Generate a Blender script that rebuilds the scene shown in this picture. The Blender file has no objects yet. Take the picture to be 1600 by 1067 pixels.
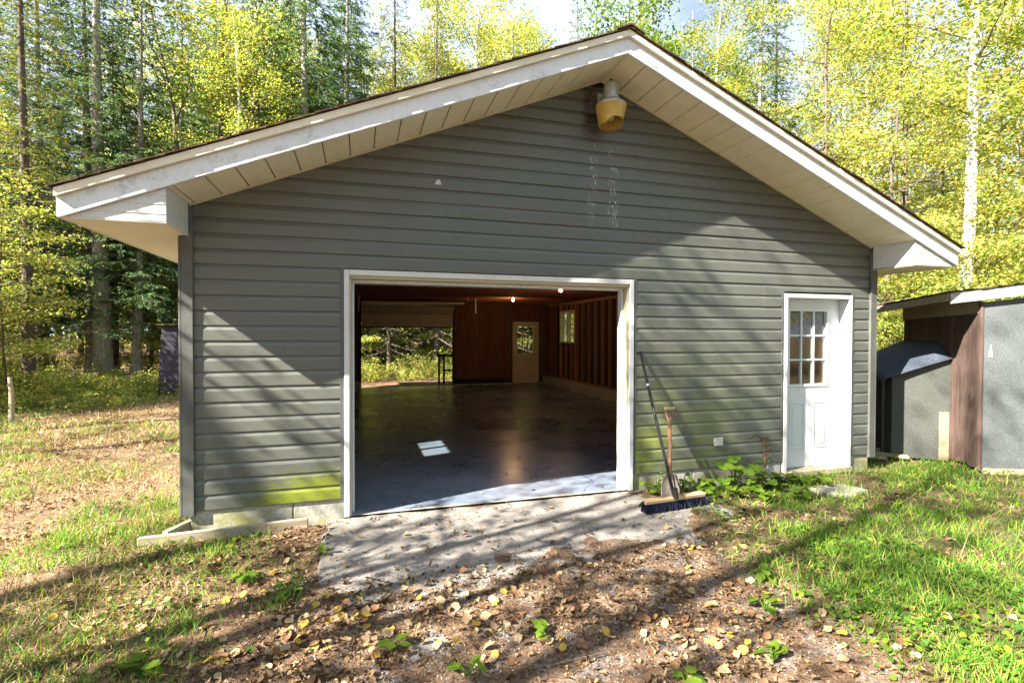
import bpy, math, random
import numpy as np
from mathutils import Vector, Matrix

random.seed(7)
rng = np.random.default_rng(7)
scene = bpy.context.scene
col = scene.collection

# ------------------------------------------------------------------ camera, sky, sun, exposure
cam_d = bpy.data.cameras.new('camera')
cam = bpy.data.objects.new('camera', cam_d)
col.objects.link(cam)
cam_d.sensor_width = 36.0
cam_d.lens = 36.0 * 798.994 / 1600.0
cam_d.clip_start = 0.05
cam_d.clip_end = 2000
_a, _b, _r = math.radians(-16.534), math.radians(-0.848), math.radians(0.150)
fw = Vector((-math.sin(_a) * math.cos(_b), math.cos(_a) * math.cos(_b), math.sin(_b)))
rt = Vector((math.cos(_a), math.sin(_a), 0))
up = rt.cross(fw)
rt2 = rt * math.cos(_r) + up * math.sin(_r)
up2 = up * math.cos(_r) - rt * math.sin(_r)
m = Matrix((rt2, up2, -fw)).transposed().to_4x4()
m.translation = Vector((0.137, -4.79, 1.634))
cam.matrix_world = m
scene.camera = cam
CAM = np.array((0.137, -4.79))

SUN = Vector((-3.0, -1.0, 2.3)).normalized()          # towards the sun
sun_d = bpy.data.lights.new('sun', 'SUN')
sun_d.energy = 5.0
sun_d.angle = math.radians(0.53)
sun_d.color = (1.0, 0.93, 0.80)
sun = bpy.data.objects.new('sun', sun_d)
sun.rotation_euler = SUN.to_track_quat('Z', 'Y').to_euler()
col.objects.link(sun)

world = bpy.data.worlds.new('World')
scene.world = world
world.use_nodes = True
wn = world.node_tree.nodes
wl = world.node_tree.links
wn.clear()
sky = wn.new('ShaderNodeTexSky')
sky.sky_type = 'NISHITA'
sky.sun_disc = False
sky.sun_elevation = math.asin(SUN.z)
sky.sun_rotation = math.atan2(SUN.x, SUN.y)
sky.altitude = 200
sky.air_density = 1.0
sky.dust_density = 7.0
bg = wn.new('ShaderNodeBackground')
bg.inputs['Strength'].default_value = 0.05
wo = wn.new('ShaderNodeOutputWorld')
# thin bright cloud over most of the sky, blue showing through in places
tc_ = wn.new('ShaderNodeTexCoord')
cn_ = wn.new('ShaderNodeTexNoise')
cn_.inputs['Scale'].default_value = 2.6
cn_.inputs['Detail'].default_value = 6
cr_ = wn.new('ShaderNodeMapRange')
cr_.inputs[1].default_value = 0.20
cr_.inputs[2].default_value = 0.47
wl.new(tc_.outputs['Generated'], cn_.inputs['Vector'])
wl.new(cn_.outputs['Fac'], cr_.inputs[0])
cm_ = wn.new('ShaderNodeMix')
cm_.data_type = 'RGBA'
cm_.inputs[7].default_value = (2.9, 3.45, 4.4, 1)
wl.new(cr_.outputs[0], cm_.inputs[0])
wl.new(sky.outputs[0], cm_.inputs[6])
wl.new(cm_.outputs[2], bg.inputs[0])
wl.new(bg.outputs[0], wo.inputs[0])

scene.view_settings.view_transform = 'Standard'
scene.view_settings.look = 'None'
scene.view_settings.gamma = 1.0
scene.view_settings.exposure = 2.8
scene.cycles.max_bounces = 8
scene.cycles.transparent_max_bounces = 16
scene.cycles.sample_clamp_indirect = 6.0

# ------------------------------------------------------------------ material helpers
class NT:
    def __init__(self, name):
        self.m = bpy.data.materials.new(name)
        self.m.use_nodes = True
        self.n = self.m.node_tree.nodes
        self.l = self.m.node_tree.links
        self.n.clear()
        self.out = self.n.new('ShaderNodeOutputMaterial')
        self.geo = self.n.new('ShaderNodeNewGeometry')
        self.pos = self.geo.outputs['Position']
    def node(self, t, **kw):
        n = self.n.new(t)
        for k, v in kw.items():
            setattr(n, k, v)
        return n
    def link(self, a, b):
        self.l.new(a, b)
    def put(self, sock, v):
        if hasattr(v, 'links') or hasattr(v, 'is_output'):
            self.l.new(v, sock)
        else:
            if isinstance(v, (tuple, list)) and len(v) == 3 and sock.type == 'RGBA':
                v = (*v, 1)
            sock.default_value = v
    def noise(self, scale, detail=4, rough=0.6, vec=None, dist=0.0):
        n = self.node('ShaderNodeTexNoise')
        self.put(n.inputs['Vector'], vec if vec is not None else self.pos)
        n.inputs['Scale'].default_value = scale
        n.inputs['Detail'].default_value = detail
        n.inputs['Roughness'].default_value = rough
        n.inputs['Distortion'].default_value = dist
        return n.outputs['Fac']
    def voronoi(self, scale, vec=None, out='Distance', feature='F1'):
        n = self.node('ShaderNodeTexVoronoi', feature=feature)
        self.put(n.inputs['Vector'], vec if vec is not None else self.pos)
        n.inputs['Scale'].default_value = scale
        return n.outputs[out]
    def scaled(self, s, vec=None, off=(0, 0, 0)):
        n = self.node('ShaderNodeMapping')
        self.put(n.inputs['Vector'], vec if vec is not None else self.pos)
        n.inputs['Scale'].default_value = s
        n.inputs['Location'].default_value = off
        return n.outputs[0]
    def ramp(self, fac, stops, interp='LINEAR'):
        n = self.node('ShaderNodeValToRGB')
        n.color_ramp.interpolation = interp
        e = n.color_ramp.elements
        while len(e) < len(stops):
            e.new(0.5)
        for i, (p, c) in enumerate(stops):
            e[i].position = p
            if not isinstance(c, (tuple, list)):
                c = (c, c, c)
            e[i].color = (*c, 1)
        self.put(n.inputs[0], fac)
        return n.outputs[0]
    def mix(self, fac, a, b, mode='MIX'):
        n = self.node('ShaderNodeMix', data_type='RGBA', blend_type=mode)
        self.put(n.inputs[0], fac)
        self.put(n.inputs[6], a)
        self.put(n.inputs[7], b)
        return n.outputs[2]
    def math(self, op, a, b=0.0, c=None, clamp=False):
        n = self.node('ShaderNodeMath', operation=op, use_clamp=clamp)
        self.put(n.inputs[0], a)
        self.put(n.inputs[1], b)
        if c is not None:
            self.put(n.inputs[2], c)
        return n.outputs[0]
    def sep(self):
        n = self.node('ShaderNodeSeparateXYZ')
        self.link(self.pos, n.inputs[0])
        return n.outputs
    def rng_(self, v, a, b, c=0.0, d=1.0, smooth=True):
        n = self.node('ShaderNodeMapRange', interpolation_type='SMOOTHSTEP' if smooth else 'LINEAR')
        self.put(n.inputs[0], v)
        for i, x in enumerate((a, b, c, d)):
            n.inputs[i + 1].default_value = x
        return n.outputs[0]
    def bump(self, h, strength=0.3, dist=0.01):
        n = self.node('ShaderNodeBump')
        n.inputs['Strength'].default_value = strength
        n.inputs['Distance'].default_value = dist
        self.put(n.inputs['Height'], h)
        return n.outputs[0]
    def island(self):
        return self.geo.outputs['Random Per Island']
    def objrand(self):
        return self.node('ShaderNodeObjectInfo').outputs['Random']
    def bsdf(self, color, rough=0.7, normal=None, metallic=0.0, spec=0.5, **kw):
        b = self.node('ShaderNodeBsdfPrincipled')
        self.put(b.inputs['Base Color'], color)
        self.put(b.inputs['Roughness'], rough)
        self.put(b.inputs['Metallic'], metallic)
        self.put(b.inputs['Specular IOR Level'], spec)
        if normal is not None:
            self.link(normal, b.inputs['Normal'])
        for k, v in kw.items():
            self.put(b.inputs[k.replace('_', ' ')], v)
        self.link(b.outputs[0], self.out.inputs[0])
        return b

def simple(name, c, rough=0.7, nscale=12, var=0.25, bump=0.15, bscale=None, metallic=0.0, spec=0.5):
    t = NT(name)
    n = t.noise(nscale, 5)
    lo = tuple(x * (1 - var) for x in c)
    hi = tuple(min(1, x * (1 + var)) for x in c)
    cc = t.ramp(n, [(0.3, lo), (0.7, hi)])
    t.bsdf(cc, rough, t.bump(t.noise(bscale or nscale * 4, 5), bump, 0.01), metallic, spec)
    return t.m

# ------------------------------------------------------------------ materials
def mat_siding():
    t = NT('grey_siding')
    s = t.sep()
    grain = t.noise(6, 6, 0.7, t.scaled((2, 8, 60)))
    big = t.noise(1.6, 4)
    c = t.mix(t.rng_(grain, 0.3, 0.7), (0.058, 0.063, 0.056), (0.104, 0.110, 0.098))
    c = t.mix(t.rng_(big, 0.35, 0.7), c, (0.088, 0.097, 0.079))
    # dust and lime specks
    sp = t.math('MULTIPLY', t.rng_(t.noise(55, 3), 0.70, 0.78), 0.35)
    c = t.mix(sp, c, (0.4, 0.38, 0.3))
    # algae on the lower courses
    n1 = t.noise(2.2, 5, 0.65)
    n2 = t.noise(14, 5, 0.7, t.scaled((1, 1, 3)))
    low = t.rng_(s[2], 0.62, 0.12)
    left = t.math('MULTIPLY', t.rng_(s[0], -1.1, -0.35), t.rng_(s[0], 0.1, 0.0))
    ml = t.math('MULTIPLY', low, left)
    ml = t.math('MULTIPLY', t.math('ADD', ml, t.math('MULTIPLY', t.math('SUBTRACT', n1, 0.5), 1.2)), t.rng_(ml, 0.0, 0.25))
    ml = t.rng_(t.math('ADD', ml, t.math('MULTIPLY', t.math('SUBTRACT', n2, 0.5), 0.5)), 0.15, 0.75)
    c = t.mix(t.math('MULTIPLY', ml, t.rng_(n2, 0.1, 0.6)), c, (0.165, 0.20, 0.012))
    right = t.math('MULTIPLY', t.rng_(s[0], 2.7, 2.95), t.rng_(s[0], 5.0, 3.0))
    mr = t.math('MULTIPLY', t.math('MULTIPLY', right, t.rng_(s[2], 1.9, 0.2)), t.rng_(n1, 0.3, 0.65))
    c = t.mix(t.math('MULTIPLY', mr, 0.95), c, (0.165, 0.18, 0.055))
    mr2 = t.math('MULTIPLY', t.math('MULTIPLY', t.rng_(s[0], 3.6, 2.9), t.rng_(s[0], 2.7, 2.9)), t.rng_(s[2], 0.7, 0.2))
    c = t.mix(t.math('MULTIPLY', mr2, t.rng_(n1, 0.3, 0.6)), c, (0.22, 0.25, 0.03))
    # white bird-lime streaks under the yard light
    st = t.noise(1, 4, 0.75, t.scaled((95, 1, 14)))
    st = t.rng_(st, 0.55, 0.62)
    clump = t.rng_(t.noise(1, 2, 0.5, t.scaled((10, 1, 9), off=(3, 0, 1))), 0.42, 0.55)
    b1 = t.math('MULTIPLY', t.rng_(s[0], 2.33, 2.39), t.rng_(s[0], 2.47, 2.42))
    b2 = t.math('MULTIPLY', t.rng_(s[0], 2.55, 2.60), t.rng_(s[0], 2.72, 2.66))
    zb = t.math('MULTIPLY', t.rng_(s[2], 2.70, 2.76), t.rng_(s[2], 3.62, 3.5))
    sm = t.math('MULTIPLY', t.math('MULTIPLY', st, clump), t.math('MULTIPLY', t.math('MAXIMUM', b1, b2), zb))
    c = t.mix(t.math('MULTIPLY', sm, 0.9), c, (0.75, 0.75, 0.7))
    # rust brown stain beside the fixture
    rs = t.math('MULTIPLY', t.math('MULTIPLY', t.rng_(s[0], 2.25, 2.36), t.rng_(s[0], 2.52, 2.4)), t.math('MULTIPLY', t.rng_(s[2], 3.5, 3.75), t.rng_(s[2], 4.2, 4.05)))
    c = t.mix(t.math('MULTIPLY', rs, t.rng_(t.noise(18, 4), 0.3, 0.6)), c, (0.03, 0.016, 0.012))
    t.bsdf(c, t.rng_(grain, 0.2, 0.8, 0.34, 0.52, False), t.bump(grain, 0.25, 0.004), spec=0.65)
    return t.m

def mat_white(name='weathered_white', base=(0.54, 0.56, 0.56), algae=0.7, dirt=(0.30, 0.32, 0.25)):
    t = NT(name)
    n = t.noise(5, 6, 0.7)
    n2 = t.noise(38, 5, 0.7)
    f = t.math('MULTIPLY', t.rng_(n, 0.45, 0.75), t.rng_(n2, 0.35, 0.62))
    c = t.mix(t.math('MULTIPLY', f, algae), base, dirt)
    sp = t.rng_(t.noise(85, 3), 0.68, 0.74)
    c = t.mix(t.math('MULTIPLY', sp, 0.6), c, (0.12, 0.13, 0.10))
    st = t.rng_(t.noise(3, 4, 0.6, t.scaled((14, 14, 1))), 0.5, 0.8)
    c = t.mix(t.math('MULTIPLY', st, 0.25), c, (0.45, 0.42, 0.30))
    t.bsdf(c, 0.5, t.bump(n2, 0.12, 0.004))
    return t.m

def mat_wood(name, c1, c2, axis=2, rough=0.8, sc=1.0, bump=0.3, spec=0.3):
    t = NT(name)
    k = [22, 22, 22]
    k[axis] = 1.6
    off = t.objrand()
    comb = t.node('ShaderNodeVectorMath', operation='ADD')
    t.link(t.scaled(tuple(x * sc for x in k)), comb.inputs[0])
    cx = t.node('ShaderNodeCombineXYZ')
    t.link(t.math('MULTIPLY', off, 37.0), cx.inputs[0])
    t.link(t.math('MULTIPLY', off, 11.0), cx.inputs[1])
    t.link(t.math('MULTIPLY', off, 23.0), cx.inputs[2])
    t.link(cx.outputs[0], comb.inputs[1])
    g = t.noise(1, 6, 0.65, comb.outputs[0], 0.6)
    c = t.ramp(g, [(0.25, c1), (0.72, c2)])
    c = t.mix(t.math('MULTIPLY', off, 0.35), c, tuple(x * 0.6 for x in c1))
    t.bsdf(c, rough, t.bump(g, bump, 0.004), spec=spec)
    return t.m

def mat_leaf(name, stops, trans=0.5, rough=0.55, mottle=0.0):
    t = NT(name)
    r = t.math('FRACT', t.math('ADD', t.island(), t.math('MULTIPLY', t.objrand(), 0.23)))
    c = t.ramp(r, stops)
    v = t.ramp(t.noise(1.1, 2), [(0.3, (0.72, 0.75, 0.7)), (0.7, (1.2, 1.15, 1.0))])
    c = t.mix(1.0, c, v, 'MULTIPLY')
    if mottle:
        w = t.ramp(t.noise(70, 4, 0.7), [(0.35, (0.5, 0.42, 0.36)), (0.6, (1.05, 1.05, 1.05))])
        c = t.mix(mottle, c, w, 'MULTIPLY')
    d = t.node('ShaderNodeBsdfPrincipled')
    t.link(c, d.inputs['Base Color'])
    d.inputs['Roughness'].default_value = rough
    d.inputs['Specular IOR Level'].default_value = 0.25
    tr = t.node('ShaderNodeBsdfTranslucent')
    t.link(t.mix(1.0, c, (1.5, 1.5, 0.8), 'MULTIPLY'), tr.inputs[0])
    mx = t.node('ShaderNodeMixShader')
    mx.inputs[0].default_value = trans
    t.link(d.outputs[0], mx.inputs[1])
    t.link(tr.outputs[0], mx.inputs[2])
    t.link(mx.outputs[0], t.out.inputs[0])
    return t.m

def mat_bark(name, c1, c2, spots=0.0, sc=1.0):
    t = NT(name)
    g = t.noise(1, 6, 0.75, t.scaled((16 * sc, 16 * sc, 4 * sc)), 0.4)
    c = t.ramp(g, [(0.3, c1), (0.7, c2)])
    if spots:
        v = t.voronoi(1, t.scaled((5, 5, 7)))
        w = t.noise(9, 3)
        c = t.mix(t.math('MULTIPLY', t.rng_(t.math('ADD', v, t.math('MULTIPLY', w, 0.25)), 0.30, 0.22), spots), c, (0.03, 0.028, 0.025))
        ln = t.rng_(t.noise(1, 3, 0.6, t.scaled((2, 2, 30))), 0.62, 0.7)
        c = t.mix(t.math('MULTIPLY', ln, spots * 0.6), c, (0.06, 0.055, 0.05))
    t.bsdf(c, 0.9, t.bump(g, 0.8, 0.03), spec=0.2)
    return t.m

def mat_ground():
    t = NT('forest_floor')
    s = t.sep()
    n1 = t.noise(0.9, 5, 0.6)
    n2 = t.noise(5, 6, 0.7)
    n3 = t.noise(45, 6, 0.75)
    duff = t.ramp(n3, [(0.3, (0.055, 0.032, 0.020)), (0.5, (0.16, 0.098, 0.060)), (0.72, (0.36, 0.245, 0.155))])
    gcol = t.voronoi(95, out='Color')
    gv = t.node('ShaderNodeSeparateColor')
    t.link(gcol, gv.inputs[0])
    grav = t.ramp(gv.outputs[0], [(0.1, (0.07, 0.072, 0.085)), (0.6, (0.19, 0.18, 0.18)), (0.95, (0.42, 0.38, 0.34))])
    grav = t.mix(t.rng_(n3, 0.4, 0.7), grav, (0.26, 0.18, 0.13))
    green = t.ramp(n3, [(0.3, (0.035, 0.03, 0.012)), (0.7, (0.10, 0.105, 0.035))])
    # driveway band runs from the door toward and past the camera
    edge = t.math('ADD', s[0], t.math('MULTIPLY', t.math('SUBTRACT', n1, 0.5), 1.0))
    drive = t.math('MULTIPLY', t.rng_(edge, -0.45, 0.35), t.rng_(edge, 3.1, 2.4))
    drive = t.math('MULTIPLY', drive, t.rng_(s[1], 0.0, -1.0))
    drive = t.math('MULTIPLY', drive, t.rng_(n2, 0.46, 0.66))
    lawn = t.math('MULTIPLY', t.rng_(edge, 2.5, 3.3), t.rng_(s[1], 3.5, 0.4))
    c = t.mix(drive, duff, grav)
    c = t.mix(t.math('MULTIPLY', lawn, t.rng_(n2, 0.62, 0.4)), c, green)
    straw = t.math('MULTIPLY', t.rng_(s[0], -0.9, -1.8), t.rng_(n2, 0.35, 0.6))
    c = t.mix(t.math('MULTIPLY', straw, 0.7), c, t.ramp(n3, [(0.3, (0.10, 0.065, 0.04)), (0.65, (0.33, 0.24, 0.15))]))
    h = t.math('ADD', n3, t.math('MULTIPLY', gv.outputs[0], 0.4))
    t.bsdf(c, 0.95, t.bump(h, 0.9, 0.02), spec=0.15)
    return t.m

def mat_concrete(name, c1, c2, rough=0.9, leafy=0.0):
    t = NT(name)
    n1 = t.noise(2.5, 6, 0.65)
    n2 = t.noise(120, 4, 0.7)
    n3 = t.noise(22, 5, 0.8)
    c = t.mix(t.rng_(n1, 0.3, 0.7), c1, c2)
    c = t.mix(t.math('MULTIPLY', t.rng_(n2, 0.5, 0.66), 0.55), c, tuple(x * 0.35 for x in c1))
    c = t.mix(t.math('MULTIPLY', t.rng_(n2, 0.45, 0.30), 0.45), c, tuple(min(1, x * 1.5) for x in c2))
    if leafy:
        c = t.mix(t.math('MULTIPLY', t.rng_(n3, 0.5, 0.62), leafy), c, (0.17, 0.10, 0.06))
    t.bsdf(c, rough, t.bump(t.math('ADD', n2, n3), 0.5, 0.006), spec=0.3)
    return t.m

def mat_block():
    t = NT('foundation_concrete')
    n1 = t.noise(3, 5)
    n2 = t.noise(40, 5)
    s = t.sep()
    c = t.mix(t.rng_(n2, 0.3, 0.7), (0.26, 0.25, 0.22), (0.42, 0.40, 0.35))
    g = t.math('MULTIPLY', t.rng_(n1, 0.42, 0.6), t.rng_(s[2], 0.2, 0.05))
    c = t.mix(t.math('MULTIPLY', g, 0.8), c, (0.20, 0.20, 0.04))
    t.bsdf(c, 0.95, t.bump(n2, 0.4, 0.006))
    return t.m

def mat_floor():
    t = NT('painted_floor')
    s = t.sep()
    n1 = t.noise(0.9, 5, 0.6, None, 0.4)
    n2 = t.noise(7, 6, 0.7)
    n3 = t.noise(60, 4)
    c = t.mix(t.rng_(n1, 0.35, 0.65), (0.10, 0.125, 0.175), (0.17, 0.20, 0.26))
    # bare dust near the door with bluish sky reflection painted in; paint wear
    dust_sky_sheen = t.math('MULTIPLY', t.rng_(s[1], 2.6, 0.0), t.rng_(n2, 0.2, 0.8))
    c = t.mix(t.math('MULTIPLY', dust_sky_sheen, 0.5), c, (0.25, 0.29, 0.38))
    th = t.math('ADD', s[1], t.math('MULTIPLY', n2, -0.12))
    c = t.mix(t.rng_(th, 0.0, -0.03), c, (0.36, 0.34, 0.30))
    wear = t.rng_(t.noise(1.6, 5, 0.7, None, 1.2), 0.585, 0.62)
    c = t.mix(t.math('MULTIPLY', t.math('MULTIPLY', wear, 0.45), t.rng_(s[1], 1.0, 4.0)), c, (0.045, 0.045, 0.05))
    # shrinkage cracks
    w = t.node('ShaderNodeVectorMath', operation='ADD')
    t.link(t.pos, w.inputs[0])
    nz = t.node('ShaderNodeTexNoise')
    nz.inputs['Scale'].default_value = 1.5
    nz.inputs['Detail'].default_value = 5
    t.link(t.pos, nz.inputs['Vector'])
    t.link(nz.outputs['Color'], w.inputs[1])
    vd = t.node('ShaderNodeTexVoronoi', feature='DISTANCE_TO_EDGE')
    vd.inputs['Scale'].default_value = 0.22
    t.link(w.outputs[0], vd.inputs['Vector'])
    crack = t.rng_(vd.outputs['Distance'], 0.0028, 0.0008)
    c = t.mix(t.math('MULTIPLY', crack, 0.6), c, (0.02, 0.02, 0.02))
    r = t.rng_(n1, 0.25, 0.8, 0.22, 0.38)
    t.bsdf(c, r, t.bump(n2, 0.05, 0.004), spec=0.5)
    return t.m

def mat_glass():
    t = NT('window_glass')
    tr = t.node('ShaderNodeBsdfTransparent')
    tr.inputs[0].default_value = (0.86, 0.9, 0.88, 1)
    gl = t.node('ShaderNodeBsdfGlossy')
    gl.inputs['Roughness'].default_value = 0.01
    lw_ = t.node('ShaderNodeLayerWeight')
    refl = t.math('ADD', t.math('MULTIPLY', t.math('POWER', lw_.outputs['Facing'], 3.5), 0.8), 0.07)
    mx = t.node('ShaderNodeMixShader')
    t.link(refl, mx.inputs[0])
    t.link(tr.outputs[0], mx.inputs[1])
    t.link(gl.outputs[0], mx.inputs[2])
    t.link(mx.outputs[0], t.out.inputs[0])
    return t.m

def mat_shingle(name, c1, c2, moss=0.0):
    t = NT(name)
    n = t.noise(90, 4)
    n1 = t.noise(4, 5)
    c = t.ramp(n, [(0.35, c1), (0.7, c2)])
    if moss:
        c = t.mix(t.math('MULTIPLY', t.rng_(n1, 0.45, 0.6), moss), c, (0.10, 0.075, 0.02))
    t.bsdf(c, 0.95, t.bump(n, 0.6, 0.006), spec=0.2)
    return t.m

M = {}
M['siding'] = mat_siding()
M['post'] = simple('grey_corner_post', (0.078, 0.082, 0.076), 0.55, 6, 0.2, 0.1, 60)
M['white'] = mat_white()
M['fascia'] = mat_white('white_aluminium_fascia', (0.62, 0.67, 0.72), 0.9, (0.25, 0.29, 0.26))
M['cream'] = mat_white('cream_soffit', (0.68, 0.65, 0.53), 0.30, (0.34, 0.30, 0.17))
M['cream_trim'] = mat_white('cream_trim', (0.46, 0.43, 0.31), 0.7, (0.32, 0.30, 0.12))
M['door_white'] = mat_white('white_door_paint', (0.56, 0.60, 0.62), 0.35, (0.38, 0.38, 0.28))
M['door_cream'] = simple('cream_door_paint', (0.60, 0.52, 0.30), 0.6, 4, 0.1, 0.05)
M['overhead'] = simple('beige_door_panel', (0.42, 0.37, 0.26), 0.6, 4, 0.12, 0.08)
M['block'] = mat_block()
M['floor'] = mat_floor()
M['apron'] = mat_concrete('old_concrete', (0.16, 0.155, 0.15), (0.27, 0.25, 0.23), 0.92, 0.6)
M['plank_red'] = mat_wood('red_brown_plank', (0.075, 0.030, 0.017), (0.23, 0.10, 0.055))
M['plank_red_x'] = mat_wood('red_brown_joist', (0.08, 0.028, 0.015), (0.25, 0.10, 0.05), 0)
M['stud'] = mat_wood('stud_wood', (0.20, 0.085, 0.04), (0.42, 0.21, 0.10))
M['sheath'] = simple('dark_sheathing', (0.016, 0.012, 0.010), 0.9)
M['ground'] = mat_ground()
M['glass'] = mat_glass()
M['shingle'] = mat_shingle('brown_shingle', (0.03, 0.017, 0.012), (0.11, 0.065, 0.045), 0.6)
M['tar'] = mat_shingle('blue_grey_roll_roofing', (0.025, 0.032, 0.046), (0.07, 0.085, 0.115))
M['tar_wall'] = mat_shingle('grey_asphalt_sheet', (0.065, 0.073, 0.076), (0.135, 0.148, 0.152))
M['tar_dark'] = mat_shingle('dark_asphalt_sheet', (0.050, 0.054, 0.050), (0.105, 0.11, 0.10))
M['outhouse'] = mat_shingle('dark_outhouse_sheet', (0.040, 0.037, 0.050), (0.068, 0.062, 0.078))
M['shed_wood'] = mat_wood('stained_shed_board', (0.034, 0.021, 0.019), (0.135, 0.088, 0.072), 2, 0.85, 1.6)
M['old_wood'] = mat_wood('weathered_board', (0.20, 0.16, 0.10), (0.42, 0.36, 0.26), 0, 0.9)
M['grey_board'] = mat_wood('grey_weathered_board', (0.16, 0.18, 0.18), (0.46, 0.50, 0.50), 0, 0.85)
M['metal_dark'] = simple('dark_metal', (0.03, 0.03, 0.03), 0.45, metallic=0.6)
M['galv'] = simple('galvanised_metal', (0.45, 0.47, 0.48), 0.45, 20, 0.2, 0.1, metallic=0.7)
M['steel'] = simple('worn_steel', (0.30, 0.24, 0.20), 0.5, 30, 0.4, 0.2, metallic=0.55)
M['broom_pole'] = simple('black_pole', (0.018, 0.018, 0.02), 0.28, 30, 0.3, 0.05)
M['bristle'] = simple('blue_bristle', (0.004, 0.007, 0.035), 0.8, 120, 0.5, 0.5)
M['broom_wood'] = mat_wood('pale_wood', (0.42, 0.27, 0.13), (0.62, 0.44, 0.25), 0, 0.6)
M['handle_wood'] = mat_wood('worn_handle_wood', (0.20, 0.09, 0.05), (0.42, 0.22, 0.13), 2, 0.55)
M['plastic_white'] = simple('white_plastic', (0.45, 0.44, 0.38), 0.5, 20, 0.1, 0.05)
M['seal'] = simple('black_rubber', (0.015, 0.015, 0.015), 0.7)
M['bark_spruce'] = mat_bark('spruce_bark', (0.15, 0.13, 0.11), (0.42, 0.38, 0.34), 0.75)
M['bark_dark'] = mat_bark('dark_bark', (0.045, 0.034, 0.027), (0.15, 0.12, 0.10))
M['bark_birch'] = mat_bark('birch_bark', (0.36, 0.34, 0.31), (0.68, 0.65, 0.61), 0.9)
M['twig'] = mat_bark('grey_twig', (0.09, 0.07, 0.055), (0.26, 0.22, 0.18))
M['leaf_yellow'] = mat_leaf('yellow_maple_leaf', [(0.0, (0.40, 0.33, 0.08)), (0.25, (0.46, 0.45, 0.15)), (0.5, (0.34, 0.41, 0.13)), (0.85, (0.17, 0.28, 0.07)), (1.0, (0.47, 0.24, 0.09))])
M['leaf_mixed'] = mat_leaf('yellow_green_leaf', [(0.0, (0.13, 0.22, 0.06)), (0.4, (0.24, 0.32, 0.08)), (0.75, (0.38, 0.38, 0.10)), (1.0, (0.42, 0.25, 0.08))])
M['leaf_green'] = mat_leaf('green_leaf', [(0.0, (0.045, 0.10, 0.016)), (0.5, (0.10, 0.17, 0.02)), (1.0, (0.22, 0.25, 0.03))])
M['needle'] = mat_leaf('spruce_needle', [(0.0, (0.025, 0.075, 0.045)), (0.6, (0.065, 0.135, 0.06)), (1.0, (0.19, 0.24, 0.06))], 0.3)
M['needle_yellow'] = mat_leaf('cedar_needle', [(0.0, (0.06, 0.09, 0.02)), (0.6, (0.15, 0.17, 0.025)), (1.0, (0.28, 0.24, 0.04))], 0.3)  # yellower needle mix of the sparser conifers
M['grass'] = mat_leaf('grass_blade', [(0.0, (0.045, 0.15, 0.02)), (0.5, (0.11, 0.25, 0.03)), (0.85, (0.26, 0.34, 0.05)), (1.0, (0.36, 0.28, 0.10))], 0.4)
M['straw'] = mat_leaf('dry_grass', [(0.0, (0.16, 0.10, 0.055)), (0.6, (0.32, 0.23, 0.13)), (1.0, (0.46, 0.37, 0.23))], 0.2)
M['weed'] = mat_leaf('broad_weed_leaf', [(0.0, (0.045, 0.12, 0.015)), (0.6, (0.09, 0.18, 0.02)), (1.0, (0.20, 0.26, 0.025))], 0.45)
M['dead_leaf'] = mat_leaf('dead_leaf', [(0.0, (0.05, 0.028, 0.018)), (0.35, (0.13, 0.075, 0.042)), (0.65, (0.24, 0.155, 0.09)), (0.87, (0.38, 0.275, 0.17)), (0.96, (0.46, 0.36, 0.24)), (1.0, (0.42, 0.27, 0.05))], 0.12, 0.8, 0.8)
M['tan_leaf'] = mat_leaf('tan_leaf', [(0.0, (0.30, 0.20, 0.125)), (1.0, (0.48, 0.36, 0.24))], 0.12, 0.8, 0.8)
M['gold_leaf'] = mat_leaf('gold_leaf', [(0.0, (0.42, 0.27, 0.05)), (1.0, (0.55, 0.40, 0.09))], 0.25, 0.6, 0.6)
M['brown_leaf'] = mat_leaf('brown_leaf', [(0.0, (0.14, 0.065, 0.038)), (1.0, (0.28, 0.15, 0.085))], 0.1, 0.8, 0.8)
M['stone'] = simple('gravel_stone', (0.24, 0.23, 0.23), 0.9, 3, 0.6, 0.3, 60)

# ------------------------------------------------------------------ mesh helpers
def mesh_np(name, V, F, mat, smooth=False):
    """V (n,3) float; F list of int arrays (k, nverts-per-face)"""
    me = bpy.data.meshes.new(name)
    V = np.asarray(V, np.float32)
    F = [np.asarray(f, np.int32) for f in (F if isinstance(F, list) else [F]) if len(f)]
    me.vertices.add(len(V))
    me.vertices.foreach_set('co', V.ravel())
    loops = np.concatenate([f.ravel() for f in F])
    sizes = np.concatenate([np.full(len(f), f.shape[1], np.int32) for f in F])
    starts = np.concatenate([[0], np.cumsum(sizes)[:-1]]).astype(np.int32)
    me.loops.add(len(loops))
    me.loops.foreach_set('vertex_index', loops)
    me.polygons.add(len(sizes))
    me.polygons.foreach_set('loop_start', starts)
    if smooth:
        me.polygons.foreach_set('use_smooth', np.ones(len(sizes), bool))
    me.update(calc_edges=True)
    me.materials.append(mat)
    return me

def link(name, me, parent=None, **props):
    o = bpy.data.objects.new(name, me)
    col.objects.link(o)
    if parent is not None:
        o.parent = parent
    for k, v in props.items():
        o[k] = v
    return o

def empty(name, loc, label, cat, group=None, rz=0.0):
    o = bpy.data.objects.new(name, None)
    o.empty_display_size = 0.1
    col.objects.link(o)
    o.location = loc
    o.rotation_euler = (0, 0, rz)
    o['label'] = label
    o['category'] = cat
    if group:
        o['group'] = group
    return o

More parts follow.
